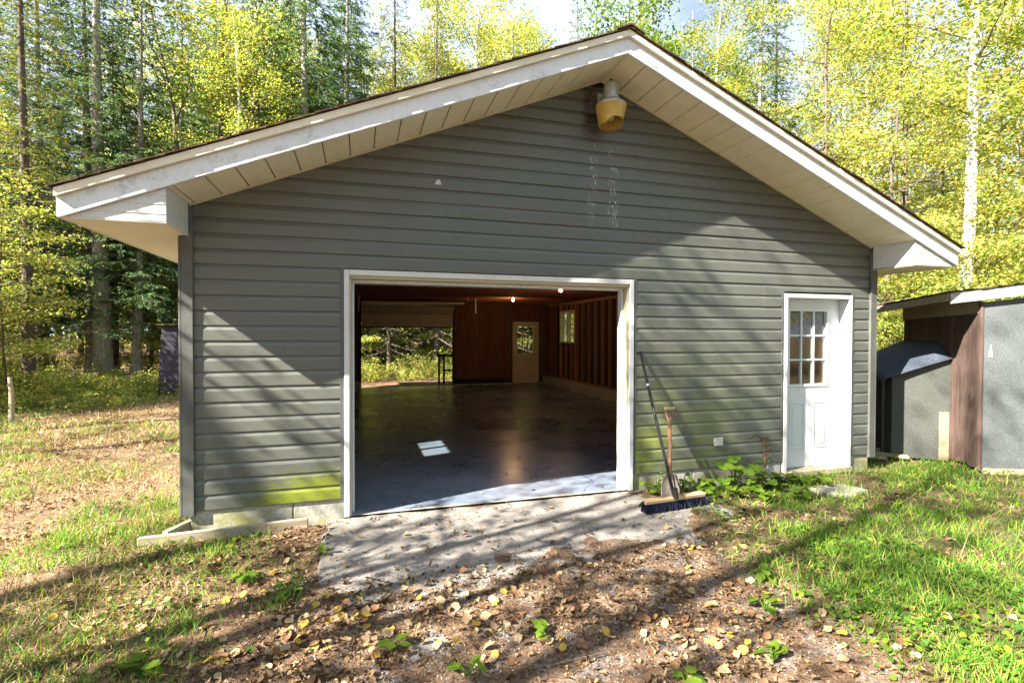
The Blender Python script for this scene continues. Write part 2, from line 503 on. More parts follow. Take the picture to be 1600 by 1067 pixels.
class MB:
    def __init__(self):
        self.v = []
        self.f = []
    def quadbox(self, P):
        """8 points: bottom 4 ccw, top 4 ccw"""
        b = len(self.v)
        self.v += [tuple(p) for p in P]
        for q in ((0, 3, 2, 1), (4, 5, 6, 7), (0, 1, 5, 4), (1, 2, 6, 5), (2, 3, 7, 6), (3, 0, 4, 7)):
            self.f.append([b + i for i in q])
        return self
    def box(self, x0, x1, y0, y1, z0, z1):
        return self.quadbox([(x0, y0, z0), (x1, y0, z0), (x1, y1, z0), (x0, y1, z0), (x0, y0, z1), (x1, y0, z1), (x1, y1, z1), (x0, y1, z1)])
    def prism(self, poly, d):
        """extrude polygon (list of 3d pts) along d"""
        b = len(self.v)
        n = len(poly)
        self.v += [tuple(p) for p in poly] + [tuple(p[i] + d[i] for i in range(3)) for p in poly]
        self.f.append(list(range(b, b + n)))
        self.f.append(list(range(b + 2 * n - 1, b + n - 1, -1)))
        for i in range(n):
            j = (i + 1) % n
            self.f.append([b + j, b + i, b + n + i, b + n + j])
        return self
    def lathe(self, prof, c, n=20, axis=None):
        b = len(self.v)
        for r, z in prof:
            for k in range(n):
                a = 2 * math.pi * k / n
                self.v.append((c[0] + r * math.cos(a), c[1] + r * math.sin(a), c[2] + z))
        for i in range(len(prof) - 1):
            for k in range(n):
                k2 = (k + 1) % n
                self.f.append([b + i * n + k, b + i * n + k2, b + (i + 1) * n + k2, b + (i + 1) * n + k])
        return self
    def tube(self, pts, rad, n=8, cap=True):
        V, Q = tube_np(pts, rad, n)
        b = len(self.v)
        self.v += [tuple(p) for p in V]
        self.f += [[b + int(i) for i in q] for q in Q]
        if cap:
            self.f.append([b + i for i in range(n - 1, -1, -1)])
            self.f.append([b + (len(pts) - 1) * n + i for i in range(n)])
        return self
    def mesh(self, name, mat, bevel=0.0, smooth=False):
        me = bpy.data.meshes.new(name)
        me.from_pydata(self.v, [], self.f)
        me.update()
        if bevel:
            import bmesh
            bm = bmesh.new()
            bm.from_mesh(me)
            bmesh.ops.recalc_face_normals(bm, faces=bm.faces)
            es = [e for e in bm.edges if len(e.link_faces) == 2 and e.calc_face_angle(0) > 0.5]
            bmesh.ops.bevel(bm, geom=es, offset=bevel, segments=1, affect='EDGES', profile=0.7)
            bm.to_mesh(me)
            bm.free()
        if smooth:
            me.polygons.foreach_set('use_smooth', np.ones(len(me.polygons), bool))
        me.materials.append(mat)
        return me
    def build(self, name, mat, parent=None, bevel=0.0, smooth=False, **props):
        return link(name, self.mesh(name, mat, bevel, smooth), parent, **props)

def tube_np(pts, rad, n=6):
    P = np.asarray(pts, float)
    k = len(P)
    R = np.broadcast_to(np.asarray(rad, float), (k,))
    T = np.gradient(P, axis=0)
    T /= np.linalg.norm(T, axis=1)[:, None] + 1e-9
    ref = np.array([0.0, 0, 1]) if abs(T[:, 2]).mean() < 0.85 else np.array([1.0, 0, 0])
    U = np.cross(T, ref)
    U /= np.linalg.norm(U, axis=1)[:, None] + 1e-9
    W = np.cross(T, U)
    a = np.arange(n) * 2 * math.pi / n
    V = P[:, None, :] + R[:, None, None] * (np.cos(a)[None, :, None] * U[:, None, :] + np.sin(a)[None, :, None] * W[:, None, :])
    idx = np.arange(k * n).reshape(k, n)
    A = idx[:-1]
    B = idx[1:]
    Q = np.stack([A, np.roll(A, -1, 1), np.roll(B, -1, 1), B], -1).reshape(-1, 4)
    return V.reshape(-1, 3), Q

def join(parts):
    V = []
    Q = []
    b = 0
    for v, q in parts:
        V.append(v)
        Q.append(q + b)
        b += len(v)
    return np.concatenate(V), np.concatenate(Q)

def scatter(tv, tf, C, Rm, S):
    """copies of a template: tv (k,3), tf (m,n); C (N,3); Rm (N,3,3); S (N,) or (N,3)"""
    N = len(C)
    S = np.asarray(S, float)
    if S.ndim == 1:
        S = S[:, None].repeat(3, 1)
    v = tv[None] * S[:, None, :]
    v = np.einsum('nij,nkj->nki', Rm, v) + C[:, None, :]
    f = tf[None] + (np.arange(N) * len(tv))[:, None, None]
    return v.reshape(-1, 3), f.reshape(-1, tf.shape[1])

def rotmats(N, tilt=3.14, r=rng):
    """random heading about z then a random tilt up to `tilt` about a horizontal axis"""
    h = r.uniform(0, 2 * math.pi, N)
    a = r.uniform(0, 2 * math.pi, N)
    t = tilt * np.sqrt(r.uniform(0, 1, N)) if np.isscalar(tilt) else tilt
    ch, sh = np.cos(h), np.sin(h)
    Rz = np.zeros((N, 3, 3))
    Rz[:, 0, 0] = ch; Rz[:, 0, 1] = -sh; Rz[:, 1, 0] = sh; Rz[:, 1, 1] = ch; Rz[:, 2, 2] = 1
    ax = np.stack([np.cos(a), np.sin(a), np.zeros(N)], 1)
    c, s = np.cos(t), np.sin(t)
    K = np.zeros((N, 3, 3))
    K[:, 0, 2] = ax[:, 1]; K[:, 1, 2] = -ax[:, 0]; K[:, 2, 0] = -ax[:, 1]; K[:, 2, 1] = ax[:, 0]
    I = np.eye(3)[None]
    Rt = I + s[:, None, None] * K + (1 - c)[:, None, None] * (K @ K)
    return Rt @ Rz

# cheap value noise used for patchy densities and ground relief
_perm = np.random.default_rng(3).uniform(0, 1, (64, 64))
def vnoise(x, y, s):
    x = np.asarray(x, float) * s + 100.3
    y = np.asarray(y, float) * s + 57.7
    xi = np.floor(x).astype(int); yi = np.floor(y).astype(int)
    fx = x - xi; fy = y - yi
    fx = fx * fx * (3 - 2 * fx); fy = fy * fy * (3 - 2 * fy)
    g = lambda i, j: _perm[i % 64, j % 64]
    return (g(xi, yi) * (1 - fx) + g(xi + 1, yi) * fx) * (1 - fy) + (g(xi, yi + 1) * (1 - fx) + g(xi + 1, yi + 1) * fx) * fy

def sstep(x, a, b):
    t = np.clip((np.asarray(x, float) - a) / (b - a), 0, 1)
    return t * t * (3 - 2 * t)

def ground_z(x, y):
    x = np.asarray(x, float); y = np.asarray(y, float)
    r = np.hypot(x - 1, y + 1)
    z = -0.035 + 0.03 * (vnoise(x, y, 1.3) - 0.5) + 0.022 * (vnoise(x, y, 5) - 0.5) + 0.010 * (vnoise(x, y, 17) - 0.5)
    # flat under the buildings
    inside = (x > -1.25) & (x < 6.2) & (y > -0.02) & (y < 11.4)
    z = np.where(inside, -0.16, z)
    # soil and gravel creep over the outer part of the concrete apron
    creep = np.maximum(sstep(-y + 0.5 * (vnoise(x, y, 2.1) - 0.5), 1.0, 1.9), sstep(x + 0.5 * (vnoise(x + 4, y, 2.6) - 0.5), 2.55, 3.15))
    near = (x > -0.6) & (x < 4.2) & (y > -3.6) & (y < 0.0)
    z = z + np.where(near, 0.030 * creep * sstep(x, -0.6, -0.1) * sstep(y, -3.5, -2.6), 0.0)
    z += 0.25 * sstep(r, 14, 40) * vnoise(x, y, 0.13)
    z += 0.05 * sstep(-x, 1.5, 4.5) * (vnoise(x, y, 0.6) - 0.2)
    return z

# ------------------------------------------------------------------ ground
def ax_coords(lo, hi, fine_lo, fine_hi, step):
    fine = np.arange(fine_lo, fine_hi + 1e-6, step)
    def out(start, end, s):
        v = [start]
        d = step
        while abs(v[-1] - start) < abs(end - start):
            d *= 1.09
            v.append(v[-1] + s * d)
        return np.array(v[1:])
    return np.concatenate([out(fine_lo, lo, -1)[::-1], fine, out(fine_hi, hi, 1)])
gx = ax_coords(-260, 260, -5.0, 8.0, 0.035)
gy = ax_coords(-200, 260, -4.6, 2.0, 0.035)
GX, GY = np.meshgrid(gx, gy)
GZ = ground_z(GX, GY)
V = np.stack([GX.ravel(), GY.ravel(), GZ.ravel()], 1)
nx, ny = len(gx), len(gy)
idx = np.arange(nx * ny).reshape(ny, nx)
Q = np.stack([idx[:-1, :-1], idx[:-1, 1:], idx[1:, 1:], idx[1:, :-1]], -1).reshape(-1, 4)
link('ground', mesh_np('ground', V, Q, M['ground'], True), kind='structure')

# concrete apron in front of the doorway
def slab(name, outline, top, thick, mat, parent=None, cell=0.05, rough=0.006, **props):
    """irregular slab: outline polygon (xy), gridded top clipped by the outline"""
    P = np.array(outline)
    n = 120
    # resample the outline and jitter it
    seg = np.concatenate([P, P[:1]])
    L = np.concatenate([[0], np.cumsum(np.linalg.norm(np.diff(seg, axis=0), axis=1))])
    t = np.linspace(0, L[-1], n, endpoint=False)
    E = np.stack([np.interp(t, L, seg[:, 0]), np.interp(t, L, seg[:, 1])], 1)
    E += (np.random.default_rng(5).uniform(-1, 1, E.shape)) * 0.012
    c = E.mean(0)
    rings = [1.0, 0.985] + list(np.linspace(0.95, 0.05, 22))
    V = []
    V += [(x, y, top - thick) for x, y in E]
    for k, s in enumerate(rings):
        q = c + (E - c) * s
        dz = -0.012 if k == 0 else 0.0
        zz = top + dz + rough * (vnoise(q[:, 0], q[:, 1], 7) - 0.5) + rough * 0.5 * (vnoise(q[:, 0], q[:, 1], 23) - 0.5)
        V += [(a, b, d) for (a, b), d in zip(q, zz)]
    V.append((c[0], c[1], top))
    F = []
    for k in range(len(rings)):
        for i in range(n):
            j = (i + 1) % n
            F.append([k * n + i, k * n + j, (k + 1) * n + j, (k + 1) * n + i])
    T = []
    k = len(rings)
    for i in range(n):
        T.append([k * n + i, k * n + (i + 1) % n, len(V) - 1])
    return link(name, mesh_np(name, np.array(V), [np.array(F), np.array(T)], mat, True), parent, **props)

slab('concrete_apron', [(-0.13, -0.004), (3.0, -0.004), (3.5, -0.6), (3.5, -1.6), (3.0, -2.2), (1.5, -2.3), (0.3, -2.2), (-0.12, -1.7), (-0.15, -1.0), (-0.16, -0.4)], -0.012, 0.08, M['apron'], kind='structure')

# ------------------------------------------------------------------ the garage
X0, X1 = -1.256, 6.197
YB = 11.35
APX, APZ, SL = 2.49, 4.205, 0.413
EX0, EX1, EZ = -1.84, 6.778, 2.42
OV = -0.571
def rake_z(x):
    return APZ - SL * abs(x - APX)

garage = empty('garage', (0, 0, 0), 'large grey sided garage with white trimmed gable and open doorway', 'garage')
G = garage

# foundation blocks
fnd = MB().box(X0 + 0.05, 0.0, 0.012, 0.2, -0.15, 0.165).build('foundation_wall', M['block'], G)
for a, b in ((X0 + 0.05, -0.43), (-0.42, 0.005)):
    MB().box(a, b, -0.004, 0.02, -0.14, 0.163).build('foundation_block', M['block'], fnd, 0.006)
MB().box(2.87, 4.85, 0.012, 0.2, -0.15, 0.165).box(5.83, 6.15, 0.012, 0.2, -0.15, 0.165).build('foundation_wall', M['block'], G)
fnd2 = bpy.data.objects['foundation_wall.001']
for a, b in ((2.88, 3.62), (3.63, 4.4), (4.41, 4.82), (5.85, 6.15)):
    MB().box(a, b, -0.004, 0.02, -0.14, 0.163).build('foundation_block', M['block'], fnd2, 0.006)
for x0, x1 in ((X0 + 0.05, X0 + 0.25), (5.93, 6.15)):
    MB().box(x0, x1, 0.2, YB, -0.15, 0.25).build('foundation_curb', M['block'], G)
MB().box(X0 + 0.05, 0.15, YB - 0.2, YB, -0.15, 0.2).build('foundation_curb', M['block'], G)
MB().box(2.95, 6.15, YB - 0.2, YB, -0.15, 0.05).build('foundation_curb', M['block'], G)

# floor slab
gxs = np.linspace(X0 + 0.2, 5.95, 60)
gys = np.concatenate([np.linspace(-0.003, 2, 30), np.linspace(2.1, YB - 0.05, 60)])
FX, FY = np.meshgrid(gxs, gys)
FZ = 0.0 + 0.004 * (vnoise(FX, FY, 0.8) - 0.5)
n1, n2 = len(gxs), len(gys)
idx = np.arange(n1 * n2).reshape(n2, n1)
Q = np.stack([idx[:-1, :-1], idx[:-1, 1:], idx[1:, 1:], idx[1:, :-1]], -1).reshape(-1, 4)
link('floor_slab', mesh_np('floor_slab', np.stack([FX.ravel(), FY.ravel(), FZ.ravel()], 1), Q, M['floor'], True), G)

# ---- front wall: backing and siding boards (Dutch lap courses)
wall = MB()
wall.box(X0 + 0.02, -0.0, 0.002, 0.14, 0.165, 2.73)
wall.box(2.877, 4.84, 0.002, 0.14, 0.165, 2.73)
wall.box(5.835, X1 - 0.02, 0.002, 0.14, 0.165, 2.73)
wall.box(0.0, 2.877, 0.002, 0.14, 2.205, 2.73)
wall.box(4.84, 5.835, 0.002, 0.14, 2.10, 2.73)
wall.prism([(X0 + 0.02, 0.002, 2.73), (X1 - 0.02, 0.002, 2.73), (APX, 0.002, APZ - 0.02)], (0, 0.138, 0))
front = wall.build('front_wall', M['sheath'], G)

CH = 0.12775
Z0 = 0.165
def board(k, xa, xb, zlo=None, clip=True, lift=0.0):
    z0 = Z0 + k * CH
    prof = [(0.0, 0.004), (0.0, -0.022), (0.005, -0.0235), (0.088, -0.0225), (0.093, -0.0210), (0.120, -0.0115), (0.1277, -0.0105)]
    rows = []
    for dz, y in prof:
        z = z0 + dz
        if zlo is not None and z < zlo:
            z = zlo
        l, r = xa, xb
        if clip:
            lim = (APZ - 0.012 - z) / SL
            l = max(l, APX - lim)
            r = min(r, APX + lim)
        if r - l < 0.01:
            break
        rows.append((l, r, y - lift - 0.0008 * ((k * 7) % 3), z))
    if len(rows) < 3:
        return
    V = []
    F = []
    wob = random.uniform(-0.0022, 0.0022)
    bow = random.uniform(-0.0015, 0.0015)
    prof_off = bow
    for i, (l, r, y, z) in enumerate(rows):
        V += [(l, y, z + wob), (r, y, z - wob)]
        if i:
            F.append([2 * i - 2, 2 * i - 1, 2 * i + 1, 2 * i])
    n = len(rows)
    F.append([2 * i for i in range(n - 1, -1, -1)])
    F.append([2 * i + 1 for i in range(n)])
    me = bpy.data.meshes.new('siding_board')
    me.from_pydata(V, [], F)
    me.update()
    me.materials.append(M['siding'])
    link('siding_board', me, front)

xl, xr = X0 + 0.078, X1 - 0.075
for k in range(0, 32):
    zz = Z0 + k * CH
    if zz > APZ - 0.05:
        break
    if k < 16:
        board(k, xl, -0.03)
        if k < 15:
            if k == 14:
                board(k, 2.907, 4.537); board(k, 4.532, 4.80, lift=0.0015)
            else:
                board(k, 2.907, 4.80)
            board(k, 5.872, xr)
        else:
            board(k, 2.907, 4.537)
            board(k, 4.532, 4.80, lift=0.0015)
            board(k, 5.872, xr)
            board(k, 4.80, 5.872, zlo=2.135)
    else:
        seam = {16: 1.9, 18: 4.1, 20: 0.7, 21: 3.3, 23: 1.5}.get(k)
        if seam:
            board(k, xl, seam + 0.005)
            board(k, seam, xr, lift=0.0015)
        else:
            board(k, xl, xr)
# starter strip, channels
MB().box(-0.034, -0.002, -0.026, 0.0, Z0, 2.21).build('trim_channel', M['post'], front)
MB().box(2.879, 2.911, -0.026, 0.0, Z0, 2.21).build('trim_channel', M['post'], front)
MB().box(4.796, 4.828, -0.026, 0.0, Z0, 2.14).build('trim_channel', M['post'], front)
MB().box(5.844, 5.876, -0.026, 0.0, Z0, 2.14).build('trim_channel', M['post'], front)
# corner posts
MB().box(X0, X0 + 0.085, -0.048, -0.002, 0.13, 2.66).box(X0 - 0.02, X0 + 0.001, -0.048, 0.09, 0.13, 2.42).build('corner_post', M['post'], G, 0.004)
MB().box(X1 - 0.082, X1, -0.048, -0.002, 0.13, 2.66).box(X1 - 0.001, X1 + 0.02, -0.048, 0.09, 0.13, 2.42).build('corner_post', M['post'], G, 0.004)

# ---- side walls (outside sheathing, window openings), back wall
def side_wall(name, xa, xb, wy0, wy1, wz0, wz1):
    b = MB()
    b.box(xa, xb, 0.14, wy0, 0.25, 2.60)
    b.box(xa, xb, wy1, YB - 0.1, 0.25, 2.60)
    b.box(xa, xb, wy0, wy1, 0.25, wz0)
    b.box(xa, xb, wy0, wy1, wz1, 2.60)
    return b.build(name, M['sheath'], G)
lw = side_wall('side_wall', X0 + 0.02, X0 + 0.045, 1.28, 2.25, 1.55, 2.3)
rw = side_wall('side_wall', X1 - 0.045, X1 - 0.02, 8.85, 9.98, 1.36, 2.34)
# outside siding on the flanks, one board per course
for side, w in ((-1, lw), (1, rw)):
    for k in range(18):
        z0 = Z0 + k * CH
        x = X0 if side < 0 else X1
        wy0, wy1, wz0, wz1 = (1.28, 2.25, 1.55, 2.3) if side < 0 else (8.85, 9.98, 1.36, 2.34)
        spans = [(0.09, YB)] if z0 + CH < wz0 or z0 > wz1 else [(0.09, wy0), (wy1, YB)]
        for a, c in spans:
            s = side
            b = MB()
            b.quadbox([(x - s * 0.02, a, z0), (x + s * 0.0, a, z0), (x + s * 0.0, c, z0), (x - s * 0.02, c, z0),
                       (x - s * 0.02, a, z0 + CH), (x - s * 0.014, a, z0 + CH), (x - s * 0.014, c, z0 + CH), (x - s * 0.02, c, z0 + CH)])
            b.build('siding_board', M['siding'], w)
def slider_window(xa, xb, y0, y1, z0, z1, parent):
    f = MB()
    t = 0.045
    f.box(xa, xb, y0, y1, z0, z0 + t).box(xa, xb, y0, y1, z1 - t, z1)
    f.box(xa, xb, y0, y0 + t, z0 + t, z1 - t).box(xa, xb, y1 - t, y1, z0 + t, z1 - t)
    ym = (y0 + y1) / 2
    f.box(xa + 0.02, xb - 0.02, ym - 0.03, ym + 0.03, z0 + t, z1 - t)
    w = f.build('window', M['cream_trim'], parent)
    xm = (xa + xb) / 2
    for a, b in ((y0 + t, ym - 0.03), (ym + 0.03, y1 - t)):
        MB().box(xm - 0.003, xm + 0.003, a, b, z0 + t, z1 - t).build('pane', M['glass'], w)
slider_window(X0 - 0.01, X0 + 0.13, 1.28, 2.25, 1.55, 2.3, G)
slider_window(X1 - 0.14, X1 + 0.01, 8.85, 9.98, 1.36, 2.34, G)

back = MB()
back.box(X0 + 0.02, 0.15, YB - 0.13, YB - 0.1, 0.0, 4.0 - 1.3)
back.box(2.95, 4.86, YB - 0.13, YB - 0.1, 0.05, 2.7)
back.box(5.85, X1 - 0.02, YB - 0.13, YB - 0.1, 0.05, 2.7)
back.box(0.15, 2.95, YB - 0.13, YB - 0.1, 2.12, 2.7)
back.box(4.86, 5.85, YB - 0.13, YB - 0.1, 2.09, 2.7)
back.prism([(X0 + 0.02, YB - 0.13, 2.7), (X1 - 0.02, YB - 0.13, 2.7), (APX, YB - 0.13, APZ - 0.02)], (0, 0.03, 0))
bw = back.build('back_wall', M['siding'], G)
# vertical planks on the inside of the back wall
x = X0 + 0.15
r = random.Random(4)
yp = YB - 0.15
while x < 6.03:
    w = r.uniform(0.17, 0.23)
    x2 = min(x + w, 6.05)
    lo = 0.03
    hi = 2.68
    segs = [(x, x2, 0.2 if x > 2.95 or x < 0.1 else lo, hi)]
    cx = (x + x2) / 2
    if 0.12 < cx < 2.98:
        segs = [(x, x2, 2.13, hi)]
    elif 4.83 < cx < 5.88:
        segs = [(x, x2, 2.12, hi)]
    for a, b, c, d in segs:
        MB().box(a + 0.003, b - 0.003, yp - r.uniform(0.0, 0.008), YB - 0.13, c, d).build('wall_plank', M['plank_red'], bw)
    x = x2
MB().box(2.96, 4.86, yp - 0.012, YB - 0.13, 0.0, 0.2).box(5.87, 6.05, yp - 0.012, YB - 0.13, 0, 0.2).build('base_curb', M['sheath'], bw)

# studs and plates on both side walls
def stud_wall(w, xi, xo, win):
    s = 1 if xo > xi else -1
    for k in range(28):
        y = 0.2 + k * 0.4064
        if y > YB - 0.2:
            break
        spans = [(0.295, 2.50)]
        if win[0] - 0.02 < y + 0.02 < win[1] + 0.02:
            spans = [(0.295, win[2] - 0.04), (win[3] + 0.04, 2.50)]
        for a, b in spans:
            MB().box(min(xi, xo), max(xi, xo), y, y + 0.038, a, b).build('stud', M['stud'], w)
    for z0, z1, n in ((0.252, 0.293, 'sill_plate'), (2.502, 2.58, 'top_plate')):
        MB().box(min(xi, xo), max(xi, xo), 0.15, YB - 0.16, z0, z1).build(n, M['stud'], w)
    for yy in (win[0] - 0.042, win[1] + 0.004):
        MB().box(min(xi, xo), max(xi, xo), yy, yy + 0.038, 0.295, 2.50).build('stud', M['stud'], w)
stud_wall(rw, 6.065, X1 - 0.046, (8.85, 9.98, 1.36, 2.34))
stud_wall(lw, X0 + 0.135, X0 + 0.046, (1.28, 2.25, 1.55, 2.3))
# far end of the right wall is boarded with planks
y = YB - 0.15
for k in range(5):
    MB().box(6.045, 6.062, y - 0.2, y - 0.004, 0.3, 2.5).build('wall_plank', M['plank_red'], rw)
    y -= 0.2

# ceiling: boards above joists
ceil = MB().box(X0 + 0.05, X1 - 0.05, 0.15, YB - 0.14, 2.70, 2.715).build('ceiling', M['plank_red_x'], G)
y = 0.62
while y < YB - 0.3:
    MB().box(X0 + 0.1, X1 - 0.1, y, y + 0.038, 2.585, 2.698).build('joist', M['plank_red_x'], ceil)
    y += 0.61

# ---- roof: deck, shingles, fascia, soffits
roof = MB()
for s in (-1, 1):
    xe = EX0 - 0.015 if s < 0 else EX1 + 0.015
    za = APZ + 0.19
    ze = za - SL * abs(xe - APX)
    P = [(xe, OV - 0.030, ze), (APX, OV - 0.030, za), (APX, YB + 0.5, za), (xe, YB + 0.5, ze)]
    lowp = [(p[0], p[1], p[2] - 0.02) for p in P]
    roof.quadbox(lowp + P)
rf = roof.build('roof', M['sheath'], G)

# shingle courses: butt edges visible at the rake, one strip per course
for s in (-1, 1):
    span = (APX - EX0) if s < 0 else (EX1 - APX)
    L = (span + 0.04) * math.sqrt(1 + SL * SL)
    ncs = int(L / 0.14)
    ct = 1 / math.sqrt(1 + SL * SL)
    rr = random.Random(9 + s)
    for k in range(ncs + 1):
        d0 = 0.14 * k
        d1 = d0 + 0.19
        x_lo = (EX0 - 0.03 if s < 0 else EX1 + 0.03) - s * d0 * ct
        x_hi = x_lo - s * 0.19 * ct
        if s * (x_hi - APX) < 0:
            x_hi = APX
        zt = lambda xx, h: APZ + 0.195 - SL * abs(xx - APX) + h
        yf = OV - 0.048 - rr.uniform(0, 0.016)
        P = [(x_lo, yf, zt(x_lo, 0.012)), (x_hi, yf, zt(x_hi, 0.003)), (x_hi, YB + 0.5, zt(x_hi, 0.003)), (x_lo, YB + 0.5, zt(x_lo, 0.012))]
        th = rr.uniform(0.006, 0.011)
        Q8 = [(p[0], p[1], p[2]) for p in P] + [(p[0], p[1], p[2] + th) for p in P]
        MB().quadbox(Q8).build('shingle', M['shingle'], rf)
MB().prism([(APX - 0.14, OV - 0.062, APZ + 0.16), (APX, OV - 0.062, APZ + 0.222), (APX + 0.14, OV - 0.062, APZ + 0.16), (APX + 0.14, OV - 0.062, APZ + 0.172), (APX, OV - 0.062, APZ + 0.236), (APX - 0.14, OV - 0.062, APZ + 0.172)], (0, YB + 1.0, 0)).build('ridge_cap', M['shingle'], rf)

def slope_piece(xa, xb, y0, y1, lo, hi, name, mat, parent, bevel=0.0):
    b = MB()
    f = lambda x, h: rake_z(x) + h
    b.quadbox([(xa, y0, f(xa, lo)), (xb, y0, f(xb, lo)), (xb, y1, f(xb, lo)), (xa, y1, f(xa, lo)),
               (xa, y0, f(xa, hi)), (xb, y0, f(xb, hi)), (xb, y1, f(xb, hi)), (xa, y1, f(xa, hi))])
    return b.build(name, mat, parent, bevel)

# rake fascia in lengths, with drip flashing on top
def rake_end(xe, h0, h1, seg0, seg1):
    pass
for xa, xb in ((EX0, 0.93), (0.93, APX), (APX, 4.9), (4.9, EX1)):
    cuts = (xa, xb)
    b = MB()
    lo = lambda x: max(rake_z(x) - 0.004, EZ - 0.0)
    hi = lambda x: rake_z(x) + 0.135
    xs = [xa, xb]
    # the lower corner of the fascia is cut level with the eave
    kx0 = APX - (APZ - 0.004 - EZ) / SL
    kx1 = APX + (APZ - 0.004 - EZ) / SL
    for kx in (kx0, kx1):
        if xa < kx < xb:
            xs = [xa, kx, xb]
    poly = [(x, OV, lo(x)) for x in xs] + [(x, OV, hi(x)) for x in reversed(xs)]
    b.prism(poly, (0, 0.025, 0))
    b.build('rake_fascia', M['fascia'], rf, 0.003)
    slope_piece(xa, xb, OV - 0.034, OV + 0.02, 0.137, 0.192, 'drip_edge', M['cream'], rf)
# side eave fascia and flat eave soffit
for s in (-1, 1):
    xe = EX0 if s < 0 else EX1
    b = MB()
    x_in = xe - s * 0.02
    b.box(min(xe, x_in), max(xe, x_in), OV + 0.026, YB + 0.48, EZ, EZ + 0.16)
    b.build('eave_fascia', M['fascia'], rf)
    xw = X0 if s < 0 else X1
    # eave soffit in cross panels with fine grooves
    y = OV + 0.027
    while y < YB:
        a, c = sorted((xe - s * 0.021, xw + (0.06 if s < 0 else -0.06)))
        MB().box(a, c, y + 0.0015, y + 0.10 - 0.0015, EZ + 0.004, EZ + 0.012).build('soffit_panel', M['cream'], rf) if y < 1.6 else None
        y += 0.10
    a, c = sorted((xe - s * 0.021, xw))
    MB().box(a, c, 1.63, YB + 0.4, EZ + 0.004, EZ + 0.012).build('soffit_panel', M['cream'], rf)
    # return box at the gable: three lapped front boards and an inner side
    xi = -1.2 if s < 0 else 6.137
    lim = lambda z: APX + s * (APZ - z) / SL
    zz = [EZ + 0.013, EZ + 0.065, EZ + 0.135, EZ + 0.20, rake_z(xi) - 0.006]
    for i in range(len(zz) - 1):
        z0_, z1_ = zz[i], min(zz[i + 1], rake_z(xi) - 0.006)
        if z1_ - z0_ < 0.005:
            continue
        o0, o1 = lim(z0_) - s * 0.01, lim(z1_) - s * 0.01
        if s < 0:
            o0 = max(o0, EX0 + 0.03); o1 = max(o1, EX0 + 0.03)
        else:
            o0 = min(o0, EX1 - 0.03); o1 = min(o1, EX1 - 0.03)
        poly = [(xi, OV + 0.026 - 0.003 * (i == 0) * 0, z0_), (o0, OV + 0.026, z0_), (o1, OV + 0.030, z1_), (xi, OV + 0.030, z1_)]
        MB().prism(poly, (0, 0.012, 0)).build('return_board', M['white'], rf)
    a, c = sorted((xi, xi + s * 0.012))
    MB().quadbox([(a, OV + 0.043, EZ), (c, OV + 0.043, EZ), (c, -0.05, EZ), (a, -0.05, EZ), (a, OV + 0.043, rake_z(a) + 0.011), (c, OV + 0.043, rake_z(c) + 0.011), (c, -0.05, rake_z(c) + 0.011), (a, -0.05, rake_z(a) + 0.011)]).build('return_side', M['white'], rf)
    MB().box(min(xi, xi + s * 0.60), max(xi, xi + s * 0.60), OV + 0.03, OV + 0.042, EZ - 0.0, EZ + 0.012).build('return_trim', M['white'], rf)

# sloping rake soffit panels
pw = 0.203
for s in (-1, 1):
    xi = -1.2 if s < 0 else 6.137
    k = 0
    while True:
        xa = APX + s * (k * pw + 0.002)
        xb = APX + s * ((k + 1) * pw - 0.004)
        if s * (xi - xa) <= 0.004:
            break
        if s * (xi - xb) < 0:
            xb = xi
        a, c = sorted((xa, xb))
        mid = (a + c) / 2
        b = MB()
        f = lambda x, h: rake_z(x) + h
        # shallow V groove down the middle of each panel
        poly = [(a, OV + 0.026, f(a, 0.010)), (a + 0.007, OV + 0.026, f(a + 0.007, 0.0)), (mid - 0.004, OV + 0.026, f(mid - 0.004, 0.0)), (mid, OV + 0.026, f(mid, 0.002)), (mid + 0.004, OV + 0.026, f(mid + 0.004, 0.0)),
                (c - 0.007, OV + 0.026, f(c - 0.007, 0.0)), (c, OV + 0.026, f(c, 0.010)), (c, OV + 0.026, f(c, 0.012)), (a, OV + 0.026, f(a, 0.012))]
        b.prism(poly, (0, -OV - 0.03, 0))
        b.build('soffit_panel', M['cream'], rf)
        k += 1
    # moulding where soffit meets the siding
    slope_piece(*sorted((APX, xi)), -0.04, -0.022, -0.016, -0.001, 'soffit_moulding', M['cream_trim'], rf)

# ---- big doorway trim
gf = MB()
W = 2.877
fr = MB().box(0, 0.045, -0.034, 0.0, 0.0, 2.2).box(W - 0.045, W, -0.034, 0.0, 0.0, 2.2).box(0.047, W - 0.047, -0.034, 0.0, 2.152, 2.2)
fr.build('doorway_casing', M['white'], G, 0.003)
MB().box(0.022, 0.062, 0.002, 0.165, -0.01, 2.125).box(W - 0.062, W - 0.022, 0.002, 0.165, -0.01, 2.125).box(0.022, W - 0.022, 0.002, 0.165, 2.127, 2.165).build('doorway_jamb', M['cream_trim'], G, 0.003)
MB().box(0.064, 0.085, 0.085, 0.165, 0.0, 2.10).box(W - 0.085, W - 0.064, 0.085, 0.165, 0.0, 2.10).box(0.064, W - 0.064, 0.085, 0.165, 2.095, 2.124).build('door_stop', M['white'], G, 0.002)
# inner lining beside the doorway
MB().box(X0 + 0.14, 0.02, 0.142, 0.16, 0.0, 2.7).box(W - 0.02, 6.06, 0.142, 0.16, 0.2, 2.7).box(0.02, W - 0.02, 0.168, 0.185, 2.13, 2.7).build('front_lining', M['plank_red'], G)

